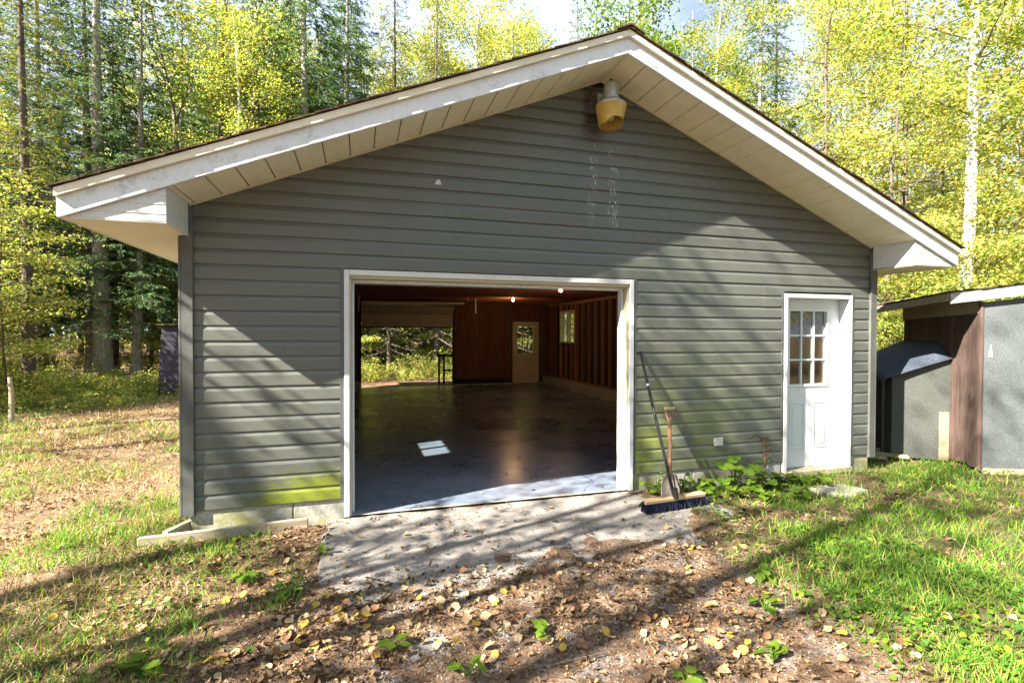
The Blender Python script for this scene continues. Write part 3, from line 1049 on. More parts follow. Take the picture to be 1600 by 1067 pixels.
# raised overhead door just behind the front doorway
od = MB().box(0.03, W - 0.03, 0.42, 0.94, 2.30, 2.34).build('overhead_door', M['overhead'], G)
for k in range(1, 4):
    MB().box(0.03, W - 0.03, 0.42 + k * 0.53, 0.42 + k * 0.53 + 0.52, 2.30, 2.34).build('door_section', M['overhead'], od)
MB().box(0.03, W - 0.03, 0.385, 0.418, 2.295, 2.33).build('door_seal', M['seal'], od)

# ---- back doorway with half raised sectional door
bx0, bx1 = 0.17, 2.93
yb = YB - 0.15
bd = MB().box(bx0, bx1, yb - 0.05, yb - 0.01, 1.855, 2.21).build('overhead_door', M['overhead'], G)
MB().box(bx0, bx1, yb - 0.055, yb - 0.008, 1.82, 1.853).build('door_seal', M['seal'], bd)
MB().quadbox([(bx0, yb - 0.05, 2.214), (bx1, yb - 0.05, 2.214), (bx1, yb - 0.01, 2.214), (bx0, yb - 0.01, 2.214), (bx0, yb - 0.30, 2.44), (bx1, yb - 0.30, 2.44), (bx1, yb - 0.27, 2.47), (bx0, yb - 0.27, 2.47)]).build('door_section', M['overhead'], bd)
for k in range(3):
    y1_ = yb - 0.31 - k * 0.53
    MB().box(bx0, bx1, y1_ - 0.52, y1_, 2.46, 2.50).build('door_section', M['overhead'], bd)
for z in (1.95, 2.03, 2.12):
    MB().box(bx0 + 0.02, bx1 - 0.02, yb - 0.054, yb - 0.049, z, z + 0.006).build('door_groove', M['seal'], bd)
# jambs, tracks and hangers
MB().box(0.10, 0.165, yb - 0.02, YB - 0.05, 0, 2.12).build('back_jamb', M['sheath'], G)
MB().box(2.935, 2.995, yb - 0.02, YB - 0.05, 0, 2.12).build('back_jamb', M['sheath'], G)
for xx in (0.12, 2.97):
    arc = [(xx, yb - 0.07, 0.02), (xx, yb - 0.07, 1.0), (xx, yb - 0.07, 2.15), (xx, yb - 0.11, 2.33), (xx, yb - 0.24, 2.46), (xx, yb - 0.40, 2.50), (xx, yb - 2.3, 2.52)]
    MB().tube(arc, 0.018, 6).build('door_track', M['metal_dark'], bd)
    MB().box(xx - 0.012, xx + 0.012, yb - 2.2, yb - 2.195, 2.5, 2.70).build('track_hanger', M['galv'], bd)
MB().tube([(0.2, yb - 0.12, 2.58), (2.9, yb - 0.12, 2.58)], 0.03, 8).build('torsion_spring', M['metal_dark'], bd)
for xx, ya in ((0.10, 8.6), (3.10, 8.6)):
    MB().box(xx - 0.014, xx + 0.014, ya, ya + 0.004, 2.18, 2.585).build('track_hanger', M['galv'], bd)

# ---- nine-light doors
def nine_light(xa, xb, y, z0, z1, mat, parent, gx0, gx1, gz0, gz1, facing=-1, px=None):
    """door slab in the plane y (front face), thickness 0.045 behind; opening with 3x3 panes"""
    th = 0.045
    b = MB()
    ya, yb_ = y, y + th
    b.box(xa, gx0, ya, yb_, z0, z1).box(gx1, xb, ya, yb_, z0, z1)
    b.box(gx0, gx1, ya, yb_, z0, gz0).box(gx0, gx1, ya, yb_, gz1, z1)
    d = b.build('entry_door', mat, parent)
    e = 0.03
    for q in (ya - 0.012, yb_ + 0.0):
        fr_ = MB()
        fr_.box(gx0 - e, gx1 + e, q, q + 0.012, gz0 - e, gz0).box(gx0 - e, gx1 + e, q, q + 0.012, gz1, gz1 + e)
        fr_.box(gx0 - e, gx0, q, q + 0.012, gz0, gz1).box(gx1, gx1 + e, q, q + 0.012, gz0, gz1)
        fr_.build('glazing_frame', mat, d, 0.003)
    mt = MB()
    w3 = (gx1 - gx0) / 3
    h3 = (gz1 - gz0) / 3
    for i in (1, 2):
        mt.box(gx0 + i * w3 - 0.009, gx0 + i * w3 + 0.009, ya + 0.002, yb_ - 0.002, gz0, gz1)
    for j in (1, 2):
        mt.box(gx0, gx1, ya + 0.004, yb_ - 0.004, gz0 + j * h3 - 0.009, gz0 + j * h3 + 0.009)
    mt.build('muntin', mat, d)
    for i in range(3):
        for j in range(3):
            MB().box(gx0 + i * w3 + 0.0095, gx0 + (i + 1) * w3 - 0.0095, ya + 0.02, ya + 0.025, gz0 + j * h3 + 0.0095, gz0 + (j + 1) * h3 - 0.0095).build('pane', M['glass'], d)
    if px:
        for (a, c) in px:
            for q, s in ((ya, -1),):
                p0, p1 = z0 + 0.24, z0 + 0.76
                o = 0.018
                f = MB()
                f.box(a - o, c + o, q - 0.006, q, p0 - o, p0).box(a - o, c + o, q - 0.006, q, p1, p1 + o)
                f.box(a - o, a, q - 0.006, q, p0, p1).box(c, c + o, q - 0.006, q, p0, p1)
                f.box(a + 0.025, c - 0.025, q - 0.005, q, p0 + 0.025, p1 - 0.025)
                f.build('raised_panel', mat, d, 0.003)
    return d
nd = nine_light(4.885, 5.79, 0.105, 0.045, 2.062, M['door_white'], G, 5.035, 5.59, 1.04, 1.915, px=[(5.06, 5.25), (5.42, 5.60)])
MB().box(4.893, 4.903, 0.10, 0.106, 0.95, 1.0).build('latch_plate', M['metal_dark'], nd)
MB().box(4.83, 4.875, -0.034, 0.0, 0.02, 2.107).box(5.797, 5.842, -0.034, 0.0, 0.02, 2.107).box(4.877, 5.795, -0.034, 0.0, 2.062, 2.107).build('door_casing', M['white'], G, 0.003)
MB().box(4.85, 4.883, 0.002, 0.155, 0.03, 2.06).box(5.793, 5.83, 0.002, 0.155, 0.03, 2.06).box(4.884, 5.792, 0.002, 0.155, 2.064, 2.10).build('door_frame', M['door_white'], G)
MB().box(4.83, 5.842, -0.06, 0.155, -0.02, 0.04).build('door_sill', M['old_wood'], G, 0.004)
# back entry door
bdoor = nine_light(4.90, 5.80, yb - 0.02, 0.06, 2.03, M['door_cream'], G, 5.06, 5.61, 1.0, 1.88, px=[(5.08, 5.27), (5.42, 5.61)])
MB().box(4.84, 4.898, yb - 0.03, YB - 0.1, 0.05, 2.10).box(5.802, 5.86, yb - 0.03, YB - 0.1, 0.05, 2.10).box(4.898, 5.802, yb - 0.03, YB - 0.1, 2.032, 2.10).build('door_frame', M['plank_red'], G)

# small white clip on the siding and the outlet cover
tri = MB().prism([(0.80, -0.024, 3.015), (0.866, -0.024, 3.015), (0.845, -0.024, 3.06), (0.822, -0.024, 3.06)], (0, -0.008, 0)).build('siding_vent_clip', M['plastic_white'], None)
tri['label'] = 'tiny white clip stuck high on the grey siding'
tri['category'] = 'clip'
oc = empty('outlet_cover', (3.93, -0.024, 0.45), 'small square cover plate low on the siding right of the shovel', 'outlet cover')
MB().box(-0.055, 0.055, -0.03, 0.0, -0.045, 0.045).build('cover_plate', M['plastic_white'], oc, 0.006)
MB().box(-0.045, 0.045, -0.034, -0.0305, -0.036, 0.002).build('flap', M['plastic_white'], oc, 0.003)

# ------------------------------------------------------------------ yard light on the gable
yl = empty('yard_light', (2.50, -0.22, 3.60), 'weathered yard light with yellowed plastic shade high under the gable peak', 'outdoor light')
hous = MB().lathe([(0.0, 0.50), (0.045, 0.50), (0.062, 0.485), (0.072, 0.45), (0.076, 0.36), (0.080, 0.345), (0.080, 0.33)], (0, 0, 0), 24).build('housing', M['galv'], yl, smooth=True)
MB().lathe([(0.080, 0.335), (0.10, 0.318), (0.15, 0.278), (0.153, 0.262), (0.147, 0.262)], (0, 0, 0), 28).build('reflector', M['galv'], yl, smooth=True)
tdif = NT('yellowed_plastic')
_n = tdif.noise(9, 4)
_c = tdif.ramp(_n, [(0.3, (0.58, 0.40, 0.06)), (0.7, (0.75, 0.58, 0.20))])
_b = tdif.bsdf(_c, 0.45, Transmission_Weight=0.0)
_t = tdif.node('ShaderNodeBsdfTranslucent')
tdif.link(_c, _t.inputs[0])
_m = tdif.node('ShaderNodeMixShader')
_m.inputs[0].default_value = 0.4
tdif.link(_b.outputs[0], _m.inputs[1])
tdif.link(_t.outputs[0], _m.inputs[2])
tdif.link(_m.outputs[0], tdif.out.inputs[0])
# shade: thin tapering shell with a scalloped lower lip, open below
n = 36
Vv = []
Ff = []
rows = 6
for lay in (0, 1):
    for i in range(rows + 1):
        for k in range(n):
            a = 2 * math.pi * k / n
            frac = i / rows
            cut = -0.06 * sstep(math.cos(a + 1.15), 0.2, 0.85)
            z = 0.262 - frac * (0.262 - 0.02 + float(cut) - 0.05)
            rad = 0.150 - 0.032 * frac - lay * 0.004
            Vv.append((rad * math.cos(a), rad * math.sin(a), z))
st_ = (rows + 1) * n
for lay in (0, 1):
    for i in range(rows):
        for k in range(n):
            k2 = (k + 1) % n
            q = [lay * st_ + i * n + k, lay * st_ + i * n + k2, lay * st_ + (i + 1) * n + k2, lay * st_ + (i + 1) * n + k]
            Ff.append(q if lay else q[::-1])
for k in range(n):
    k2 = (k + 1) % n
    Ff.append([rows * n + k, rows * n + k2, st_ + rows * n + k2, st_ + rows * n + k])
me = bpy.data.meshes.new('shade')
me.from_pydata(Vv, [], Ff)
me.polygons.foreach_set('use_smooth', np.ones(len(me.polygons), bool))
me.materials.append(tdif.m)
link('lamp_shade', me, yl)
MB().lathe([(0.0, 0.30), (0.025, 0.29), (0.036, 0.22), (0.03, 0.15), (0.0, 0.12)], (0, 0, 0), 12).build('lamp', M['plastic_white'], yl, smooth=True)
MB().box(-0.03, 0.03, 0.06, 0.205, 0.36, 0.42).box(-0.05, 0.05, 0.195, 0.21, 0.30, 0.48).build('wall_bracket', M['galv'], yl, 0.004)
MB().lathe([(0.0, 0.53), (0.014, 0.53), (0.014, 0.50)], (0, 0, 0), 10).build('photocell', M['seal'], yl)

# ------------------------------------------------------------------ lit bulbs indoors
def bulb(loc, label, e):
    o = empty('ceiling_bulb', loc, label, 'light bulb', 'bare bulbs lit on the garage ceiling')
    MB().lathe([(0.0, 0.10), (0.055, 0.10), (0.055, 0.07), (0.02, 0.06), (0.02, 0.035)], (0, 0, 0), 14).build('socket', M['plastic_white'], o)
    t = bpy.data.materials.get('bulb_glow')
    if not t:
        nt = NT('bulb_glow')
        em = nt.node('ShaderNodeEmission')
        em.inputs[0].default_value = (1.0, 0.62, 0.28, 1)
        em.inputs[1].default_value = 8
        nt.link(em.outputs[0], nt.out.inputs[0])
        t = nt.m
    MB().lathe([(0.018, 0.035), (0.022, 0.01), (0.034, -0.02), (0.030, -0.045), (0.014, -0.06), (0.0, -0.062)], (0, 0, 0), 14).build('glass_bulb', t, o, smooth=True)
    ld = bpy.data.lights.new('bulb_light', 'POINT')
    ld.energy = e
    ld.color = (1.0, 0.55, 0.25)
    ld.shadow_soft_size = 0.04
    lo = bpy.data.objects.new('bulb_light', ld)
    col.objects.link(lo)
    lo.parent = o
    lo.location = (0, 0, -0.13)
bulb((4.05, 8.3, 2.56), 'lit bare bulb nearest the nine pane back door', 3.5)
bulb((4.10, 5.05, 2.56), 'lit bare bulb closer to the open doorway, above the stud wall', 3)

# ------------------------------------------------------------------ push broom and shovel
foot = Vector((2.955, -0.655, 0.10))
top = Vector((2.955, -0.028, 1.45))
br = empty('push_broom', (2.96, -0.62, 0.0), 'push broom with black pole and navy bristles leaning on the siding', 'broom')
def rel(p, o):
    return tuple(Vector(p) - o.location)
pole = MB().tube([rel(top, br), rel(top.lerp(foot, 0.5), br), rel(foot, br)], 0.0155, 10).build('pole', M['broom_pole'], br, smooth=True)
MB().tube([rel(top.lerp(foot, 0.24), br), rel(top.lerp(foot, 0.255), br)], 0.0175, 10).build('collar', M['galv'], pole)
ang = math.atan2(0.074, 0.711)
ux = Vector((math.cos(ang), math.sin(ang), 0))
uy = Vector((-math.sin(ang), math.cos(ang), 0))
c0 = Vector((2.975, -0.625, 0))
def bp(a, b, z):
    return rel(c0 + ux * a + uy * b + Vector((0, 0, z)), br)
MB().quadbox([bp(-.35, -.03, .075), bp(.35, -.03, .075), bp(.35, .035, .082), bp(-.35, .035, .082), bp(-.35, -.034, .108), bp(.35, -.034, .108), bp(.35, .03, .116), bp(-.35, .03, .116)]).build('brush_block', M['broom_wood'], br, 0.004)
# bristles: rows of thin tufts
tv = np.array([(-.004, 0, 0), (.004, 0, 0), (.007, 0, -1), (-.007, 0, -1), (0, -.004, 0), (0, .004, 0), (0, .007, -1), (0, -.007, -1)], float)
tf = np.array([(0, 1, 2, 3), (4, 5, 6, 7)])
Cc = []
for i in range(84):
    for j in range(6):
        Cc.append(bp(-.348 + .0084 * i, -.032 + .0125 * j, .08))
Cc = np.array(Cc)
Rm = rotmats(len(Cc), 0.16)
v, f = scatter(tv, tf, Cc, Rm, np.stack([np.ones(len(Cc)), np.ones(len(Cc)), rng.uniform(.07, .084, len(Cc))], 1))
link('bristle_row', mesh_np('bristles', v, f, M['bristle']), br, kind='stuff')
MB().tube([rel(foot + Vector((0, -0.012, 0.10)), br), rel(foot + Vector((0.008, -0.012, 0.0)), br)], 0.022, 10).tube([rel(foot + Vector((-.012, 0, .22)), br), rel(c0 + ux * 0.02 + Vector((0, 0, .112)), br)], 0.006, 6).tube([rel(foot + Vector((.012, 0, .22)), br), rel(c0 + ux * 0.09 + Vector((0, 0, .112)), br)], 0.006, 6).build('brace', M['metal_dark'], br)
MB().tube([bp(-.35, 0, .1), bp(-.40, .01, .06)], 0.012, 8).build('end_cap', M['metal_dark'], br)

sh = empty('garden_shovel', (3.10, -0.34, 0.0), 'old D handled shovel standing behind the broom against the siding', 'shovel')
sb = Vector((3.10, -0.36, 0.25))
st = Vector((3.265, -0.10, 0.76))
sd = (st - sb).normalized()
sxv = Vector((1, 0.1, 0)).normalized()
shaft = MB().tube([rel(sb - sd * 0.05, sh), rel(sb.lerp(st, .5) + Vector((0, -.01, 0)), sh), rel(st - sd * 0.05, sh)], [0.021, 0.020, 0.018], 10).build('shaft', M['handle_wood'], sh, smooth=True)
gr = st + sd * 0.10
yk = MB()
for s in (-1, 1):
    yk.tube([rel(st - sd * 0.07, sh), rel(st - sd * 0.03 + sxv * s * 0.012, sh), rel(st + sd * 0.03 + sxv * s * 0.038, sh), rel(st + sd * 0.07 + sxv * s * 0.05, sh), rel(gr + sxv * s * 0.05, sh)], [0.014, 0.012, 0.009, 0.008, 0.008], 8)
yk.build('yoke', M['handle_wood'], sh, smooth=True)
MB().tube([rel(gr - sxv * 0.058, sh), rel(gr + sxv * 0.058, sh)], 0.0155, 10).build('grip', M['broom_wood'], sh)
# dished square blade with a socket
R_, C_ = 9, 9
Vv = []
dn = -sd
nrm = sd.cross(sxv).normalized()
for i in range(R_):
    for j in range(C_):
        t_ = i / (R_ - 1)
        u_ = j / (C_ - 1) * 2 - 1
        w = 0.055 + 0.055 * min(1, t_ * 3.2)
        p = sb + dn * (0.0 + 0.27 * t_) + sxv * u_ * w + nrm * (0.022 * (1 - u_ * u_) - 0.01)
        Vv.append(rel(p, sh))
Ff = [[i * C_ + j, i * C_ + j + 1, (i + 1) * C_ + j + 1, (i + 1) * C_ + j] for i in range(R_ - 1) for j in range(C_ - 1)]
me = bpy.data.meshes.new('blade')
me.from_pydata(Vv, [], Ff)
me.materials.append(M['steel'])
blade = link('blade', me, sh)
sol = blade.modifiers.new('thickness', 'SOLIDIFY')
sol.thickness = 0.004
MB().tube([rel(sb + sd * 0.14 , sh), rel(sb + nrm * 0.008, sh), rel(sb + dn * 0.07 + nrm * 0.01, sh)], [0.0205, 0.023, 0.010], 10).build('socket', M['steel'], blade, smooth=True)

# ------------------------------------------------------------------ right-hand shed and its lean-to
TH = math.radians(25)
shed = empty('storage_shed', (7.368, -0.459, 0.0), 'low storage shed with reddish board side wall and grey asphalt front', 'shed', rz=-TH)
# local frame: +x along the front wall, +y back along the side wall
SB = 1.535
shell = MB().box(0.02, 2.2, 0.02, 0.04, 0.0, 2.0).box(2.16, 2.2, 0.04, SB - 0.04, 0.0, 2.2).box(0.02, 2.2, SB - 0.04, SB - 0.02, 0.0, 2.0).build('shell', M['sheath'], shed)
side = MB().box(0.012, 0.02, 0.01, SB, 0.04, 2.0).build('side_wall', M['sheath'], shed)
rr = random.Random(2)
y = 0.035
while y < SB:
    w = rr.uniform(0.11, 0.15)
    y2 = min(y + w, SB)
    MB().box(0.0 - rr.uniform(0, 0.004), 0.012, y + 0.0015, y2 - 0.0015, rr.uniform(0.0, 0.03), 1.93).build('wall_board', M['shed_wood'], side)
    y = y2
MB().quadbox([(-.012, 0, 1.90), (0, 0, 1.90), (0, SB + .02, 1.86), (-.012, SB + .02, 1.86), (-.012, 0, 2.15), (0, 0, 2.15), (0, SB + .02, 2.072), (-.012, SB + .02, 2.072)]).build('frieze_board', M['old_wood'], side)
MB().box(-0.014, 0.02, -0.012, 0.034, -0.02, 2.03).build('corner_board', M['shed_wood'], shed, 0.004)
fw_ = MB().quadbox([(0.022, 0.0, 0.02), (2.2, 0.0, 0.02), (2.2, 0.018, 0.02), (0.022, 0.018, 0.02), (0.022, 0.0, 2.03), (2.2, 0.0, 2.30), (2.2, 0.018, 2.30), (0.022, 0.018, 2.03)]).build('front_panel', M['tar_wall'], shed)
MB().box(0.62, 0.66, -0.007, 0.0, 0.02, 2.08).build('seam_batten', M['tar_wall'], fw_)
MB().box(0.04, 2.2, -0.03, 0.03, -0.06, 0.02).build('sill_beam', M['old_wood'], shed, 0.004)
# hasp hanging on the front panel
MB().box(0.10, 0.108, -0.008, 0.0, 1.43, 1.52).box(0.085, 0.094, -0.008, 0.0, 1.37, 1.45).box(0.108, 0.117, -0.008, 0.0, 1.37, 1.45).build('hasp', M['plastic_white'], shed)
# roof
ov = -0.39
rz_ = lambda x: 2.146 + 0.12 * (x - ov)
rs = MB()
rs.quadbox([(ov, -0.055, rz_(ov) - 0.03), (2.4, -0.055, rz_(2.4) - 0.03), (2.4, 1.75, rz_(2.4) - 0.12), (ov, 1.75, rz_(ov) - 0.12),
            (ov, -0.055, rz_(ov)), (2.4, -0.055, rz_(2.4)), (2.4, 1.75, rz_(2.4) - 0.09), (ov, 1.75, rz_(ov) - 0.09)])
sr = rs.build('roof', M['old_wood'], shed)
for k in range(16):
    xa = ov - 0.03 + k * 0.17
    h = 0.004 + 0.004 * rr.random()
    sag = rr.uniform(-0.004, 0.006)
    MB().quadbox([(xa, -0.10 - rr.uniform(0, .02), rz_(xa) + 0.006 + sag), (xa + 0.2, -0.10, rz_(xa + 0.2) + 0.002), (xa + 0.2, 1.80, rz_(xa + .2) - 0.088), (xa, 1.82, rz_(xa) - 0.084),
                  (xa, -0.10 - rr.uniform(0, .02), rz_(xa) + 0.018 + sag), (xa + 0.2, -0.10, rz_(xa + 0.2) + 0.010), (xa + 0.2, 1.80, rz_(xa + .2) - 0.08), (xa, 1.82, rz_(xa) - 0.072)]).build('shingle', M['shingle'], sr)
MB().quadbox([(ov, -0.085, rz_(ov) - 0.135), (2.4, -0.085, rz_(2.4) - 0.135), (2.4, -0.058, rz_(2.4) - 0.135), (ov, -0.058, rz_(ov) - 0.135),
              (ov, -0.085, rz_(ov) - 0.002), (2.4, -0.085, rz_(2.4) - 0.002), (2.4, -0.058, rz_(2.4) - 0.002), (ov, -0.058, rz_(ov) - 0.002)]).build('front_fascia', M['grey_board'], sr, 0.003)
MB().quadbox([(ov - 0.02, -0.05, rz_(ov) - 0.10), (ov, -0.05, rz_(ov) - 0.10), (ov, 1.75, rz_(ov) - 0.19), (ov - 0.02, 1.75, rz_(ov) - 0.19),
              (ov - 0.02, -0.05, rz_(ov) - 0.006), (ov, -0.05, rz_(ov) - 0.006), (ov, 1.75, rz_(ov) - 0.096), (ov - 0.02, 1.75, rz_(ov) - 0.096)]).build('eave_board', M['old_wood'], sr)

lean = empty('lean_to_box', (7.368, -0.459, 0.0), 'dark lean-to box with draped blue-grey roofing against the shed side', 'lean-to', rz=-TH)
fp = MB().prism([(-0.004, 0.52, -0.03), (-0.70, 0.52, 0.02), (-0.70, 0.52, 1.065), (-0.004, 0.52, 1.325)], (0, 0.02, 0)).build('front_panel', M['tar_dark'], lean)
MB().prism([(-0.70, 0.545, 0.02), (-0.70, 1.5, 0.02), (-0.70, 1.5, 1.12), (-0.70, 0.545, 1.10)], (0.02, 0, 0)).build('end_panel', M['tar_dark'], lean)
MB().box(-0.80, -0.77, 0.56, 0.59, -0.05, 1.08).build('prop_post', M['metal_dark'], lean)
MB().box(-0.132, -0.014, 0.512, 0.518, -0.02, 0.62).build('patch_board', M['old_wood'], lean)
NU, NVV = 14, 16
Vv = []
for i in range(NU + 1):
    s_ = i / NU
    for j in range(NVV + 1):
        t_ = j / NVV
        yy = 0.44 + 1.16 * t_ - 0.02 * s_
        yw = 0.46 + 1.10 * t_
        y_ = yw * (1 - s_) ** 2 + yy * (1 - (1 - s_) ** 2)
        zw = 1.36 + 0.19 * float(sstep(t_, 0.0, 0.28)) - 0.01 * math.sin(t_ * 3.14)
        zo = 1.08 + 0.03 * t_
        z_ = zw * (1 - s_) + zo * s_ + 0.035 * math.sin(s_ * math.pi) * math.sin(t_ * math.pi) + 0.012 * (float(vnoise(s_ * 2, t_ * 2, 3)) - 0.5)
        x_ = 0.0 - 0.86 * s_
        if j == 0:
            z_ -= 0.03
        if i == NU:
            z_ -= 0.05
        Vv.append((x_ - 0.016, y_, z_))
Ff = [[i * (NVV + 1) + j, i * (NVV + 1) + j + 1, (i + 1) * (NVV + 1) + j + 1, (i + 1) * (NVV + 1) + j] for i in range(NU) for j in range(NVV)]
me = bpy.data.meshes.new('roof_sheet')
me.from_pydata(Vv, [], Ff)
me.polygons.foreach_set('use_smooth', np.ones(len(me.polygons), bool))
me.materials.append(M['tar'])
o = link('roof_sheet', me, lean)
sol = o.modifiers.new('t', 'SOLIDIFY')
sol.thickness = 0.008
for k, (p, q, rr_) in enumerate((((6.28, 0.9, 0.06), (7.05, 0.15, 0.03), 0.03), ((6.32, 1.3, 0.10), (7.0, 0.45, 0.05), 0.035), ((6.35, 0.55, 0.03), (6.75, 0.22, 0.02), 0.025))):
    p = Vector(p); q = Vector(q)
    d = (q - p).normalized(); n_ = Vector((-d.y, d.x, 0)) * rr_ * 1.8; u_ = Vector((0, 0, rr_ * 0.6))
    o = MB().quadbox([p - n_ - u_, q - n_ - u_, q + n_ - u_, p + n_ - u_, p - n_ + u_, q - n_ + u_, q + n_ + u_, p + n_ + u_]).build('loose_board', M['old_wood'], None, 0.003)
    o['label'] = ['longest weathered board lying in the gap between garage and lean-to', 'second weathered board lying further back in the gap beside the garage', 'short weathered board nearest the garage corner post'][k]
    o['category'] = 'board'
    o['group'] = 'loose boards between garage and shed'

# ------------------------------------------------------------------ left: dark outhouse, planks, log pile, post
oh = empty('outhouse', (-4.35, 10.7, 0.0), 'narrow purple-grey asphalt clad outhouse with mossy roof behind the garage corner', 'outhouse')
bodym = MB().quadbox([(-.62, 0, 0), (.6, -.25, 0), (.75, .75, 0), (-.5, 1.0, 0), (-.52, 0.03, 1.83), (.6, -.22, 1.83), (.75, .75, 1.80), (-.42, .97, 1.80)]).build('body', M['outhouse'], oh, 0.01)
oroof = MB().quadbox([(-.62, -.08, 1.835), (.7, -.36, 1.835), (.85, .85, 1.80), (-.55, 1.1, 1.80), (-.62, -.08, 1.875), (.7, -.36, 1.875), (.85, .85, 1.84), (-.55, 1.1, 1.84)]).build('roof', M['shingle'], oh)

o = MB().quadbox([(-1.52, -0.20, -0.06), (-0.30, -0.085, -0.055), (-0.30, -0.045, -0.055), (-1.52, -0.16, -0.06), (-1.52, -0.20, 0.045), (-0.30, -0.085, 0.04), (-0.30, -0.045, 0.04), (-1.52, -0.16, 0.045)]).build('edging_board', M['old_wood'], None, 0.004)
o['label'] = 'long weathered board on edge along the foundation by the left corner'
o['category'] = 'board'
o = MB().quadbox([(-1.24, 0.05, -0.03), (-1.20, 0.03, -0.03), (-1.34, -0.12, 0.0), (-1.38, -0.10, 0.0), (-1.24, 0.05, 0.08), (-1.20, 0.03, 0.08), (-1.34, -0.12, 0.05), (-1.38, -0.10, 0.05)]).build('board_offcut', M['old_wood'], None)
o['label'] = 'short board offcut leaning behind the edging board'
o['category'] = 'board'

def log(p, q, r, label):
    p = Vector(p); q = Vector(q)
    n_ = 8
    pts = [p.lerp(q, i / n_) + Vector((0, 0, 0.01 * math.sin(i * 1.7))) for i in range(n_ + 1)]
    o = MB().tube(pts, [r * (1 + 0.06 * math.sin(i * 2.3)) for i in range(n_ + 1)], 10).build('fallen_log', M['twig'], None, smooth=False)
    o['label'] = label
    o['category'] = 'log'
    o['group'] = 'cut logs at the wood edge'
log((-8.6, 12.6, 0.12), (-6.9, 12.9, 0.12), 0.14, 'grey cut log lying behind the white post, lower of the two')
log((-9.0, 13.0, 0.36), (-7.3, 13.3, 0.34), 0.12, 'grey cut log resting on top of another behind the white post')
log((-6.3, 12.3, 0.10), (-5.5, 12.5, 0.14), 0.13, 'short pale log end showing among green weeds by the trunks')
log((-7.3, 13.6, 0.16), (-6.3, 13.5, 0.18), 0.12, 'log half hidden in weeds left of the spruce trunks')
o = MB().tube([(-6.18, 7.14, -0.1), (-6.17, 7.13, 0.45), (-6.2, 7.14, 0.80)], [0.045, 0.04, 0.032], 9).build('wooden_post', M['old_wood'], None)
o['label'] = 'short pale wooden post at the left edge of the yard'
o['category'] = 'post'
o = MB().tube([(-0.08, 0.0, -0.05), (-0.08, 0, .02)], [0.01, 0.01], 6)

# dark metal stand outside the back doorway
sd_ = empty('sawhorse', (2.75, 12.0, 0.0), 'dark stand with top rail just outside the back doorway', 'stand')
for x_ in (-0.13, 0.03):
    MB().box(x_ - 0.03, x_ + 0.03, -0.03, 0.03, -0.05, 0.88).build('leg', M['metal_dark'], sd_)
for x_ in (0.75, 0.9):
    MB().box(x_ - 0.03, x_ + 0.03, -0.03, 0.03, -0.05, 0.88).build('leg', M['metal_dark'], sd_)
MB().box(-0.2, 1.0, -0.05, 0.05, 0.88, 0.96).build('top_rail', M['metal_dark'], sd_)
MB().box(0.06, 0.74, -0.03, 0.03, 0.4, 0.46).build('cross_rail', M['metal_dark'], sd_)

# flat stepping stones and small things by the entry door
o = slab('stepping_stone', [(4.78, -0.42), (5.22, -0.45), (5.30, -0.68), (4.98, -0.78), (4.74, -0.62)], -0.004, 0.06, M['apron'])
o['label'] = 'flat weathered stone slab in the grass before the entry door'
o['category'] = 'stone'
for i, (x_, y_, r_, lb) in enumerate(((3.55, -0.12, 0.10, 'pale rock under the vine leaves near the shovel'), (3.85, -0.10, 0.07, 'small rock at the foot of the siding below the cover plate'), (4.62, -0.14, 0.09, 'rock against the foundation beside the entry door sill'), (4.05, -0.16, 0.06, 'little pale rock half under the big leaves'))):
    V_, F_ = [], []
    me = bpy.data.meshes.new('rock')
    import bmesh
    bm = bmesh.new()
    bmesh.ops.create_icosphere(bm, subdivisions=2, radius=r_)
    for v_ in bm.verts:
        k_ = 1 + 0.35 * (float(vnoise(v_.co.x * 20 + i * 9, v_.co.y * 20 + v_.co.z * 13, 1.0)) - 0.5)
        v_.co = Vector((v_.co.x * k_ * 1.4, v_.co.y * k_, v_.co.z * k_ * 0.5))
    bm.to_mesh(me); bm.free()
    me.materials.append(M['apron'])
    o = link('rock', me)
    o.location = (x_, y_, 0.0)
    o['label'] = lb
    o['category'] = 'rock'
bt = empty('small_bottle', (3.40, -0.56, 0.03), 'small clear and blue bottle lying beside the broom end', 'bottle')
MB().tube([(-0.05, 0, 0), (0.03, 0.01, 0)], 0.024, 12).build('body', M['glass'], bt)
MB().tube([(0.03, 0.01, 0), (0.055, 0.013, 0)], 0.014, 10).build('cap', M['bristle'], bt)

# dead vine on the wall
vn = MB().tube([(4.56, -0.03, 0.0), (4.55, -0.04, 0.15), (4.57, -0.035, 0.3), (4.55, -0.03, 0.42), (4.60, -0.03, 0.47), (4.66, -0.04, 0.40)], [0.006, 0.005, 0.004, 0.004, 0.003, 0.002], 5).tube([(4.55, -0.03, 0.42), (4.45, -0.03, 0.50), (4.30, -0.03, 0.46)], [0.003, 0.003, 0.002], 5)
for i in range(14):
    z_ = 0.05 + 0.03 * i
    x_ = 4.56 + random.uniform(-0.03, 0.03)
    vn.quadbox([(x_, -0.045, z_), (x_ + 0.03, -0.05, z_ + 0.005), (x_ + 0.03, -0.048, z_ + 0.006), (x_, -0.043, z_ + 0.001), (x_ + 0.005, -0.05, z_ + 0.03), (x_ + 0.025, -0.055, z_ + 0.03), (x_ + 0.025, -0.053, z_ + 0.031), (x_ + 0.005, -0.048, z_ + 0.031)])
o = vn.build('dead_vine', M['brown_leaf'], None)
o['label'] = 'dead brown vine stem climbing the siding left of the entry door'
o['category'] = 'vine'


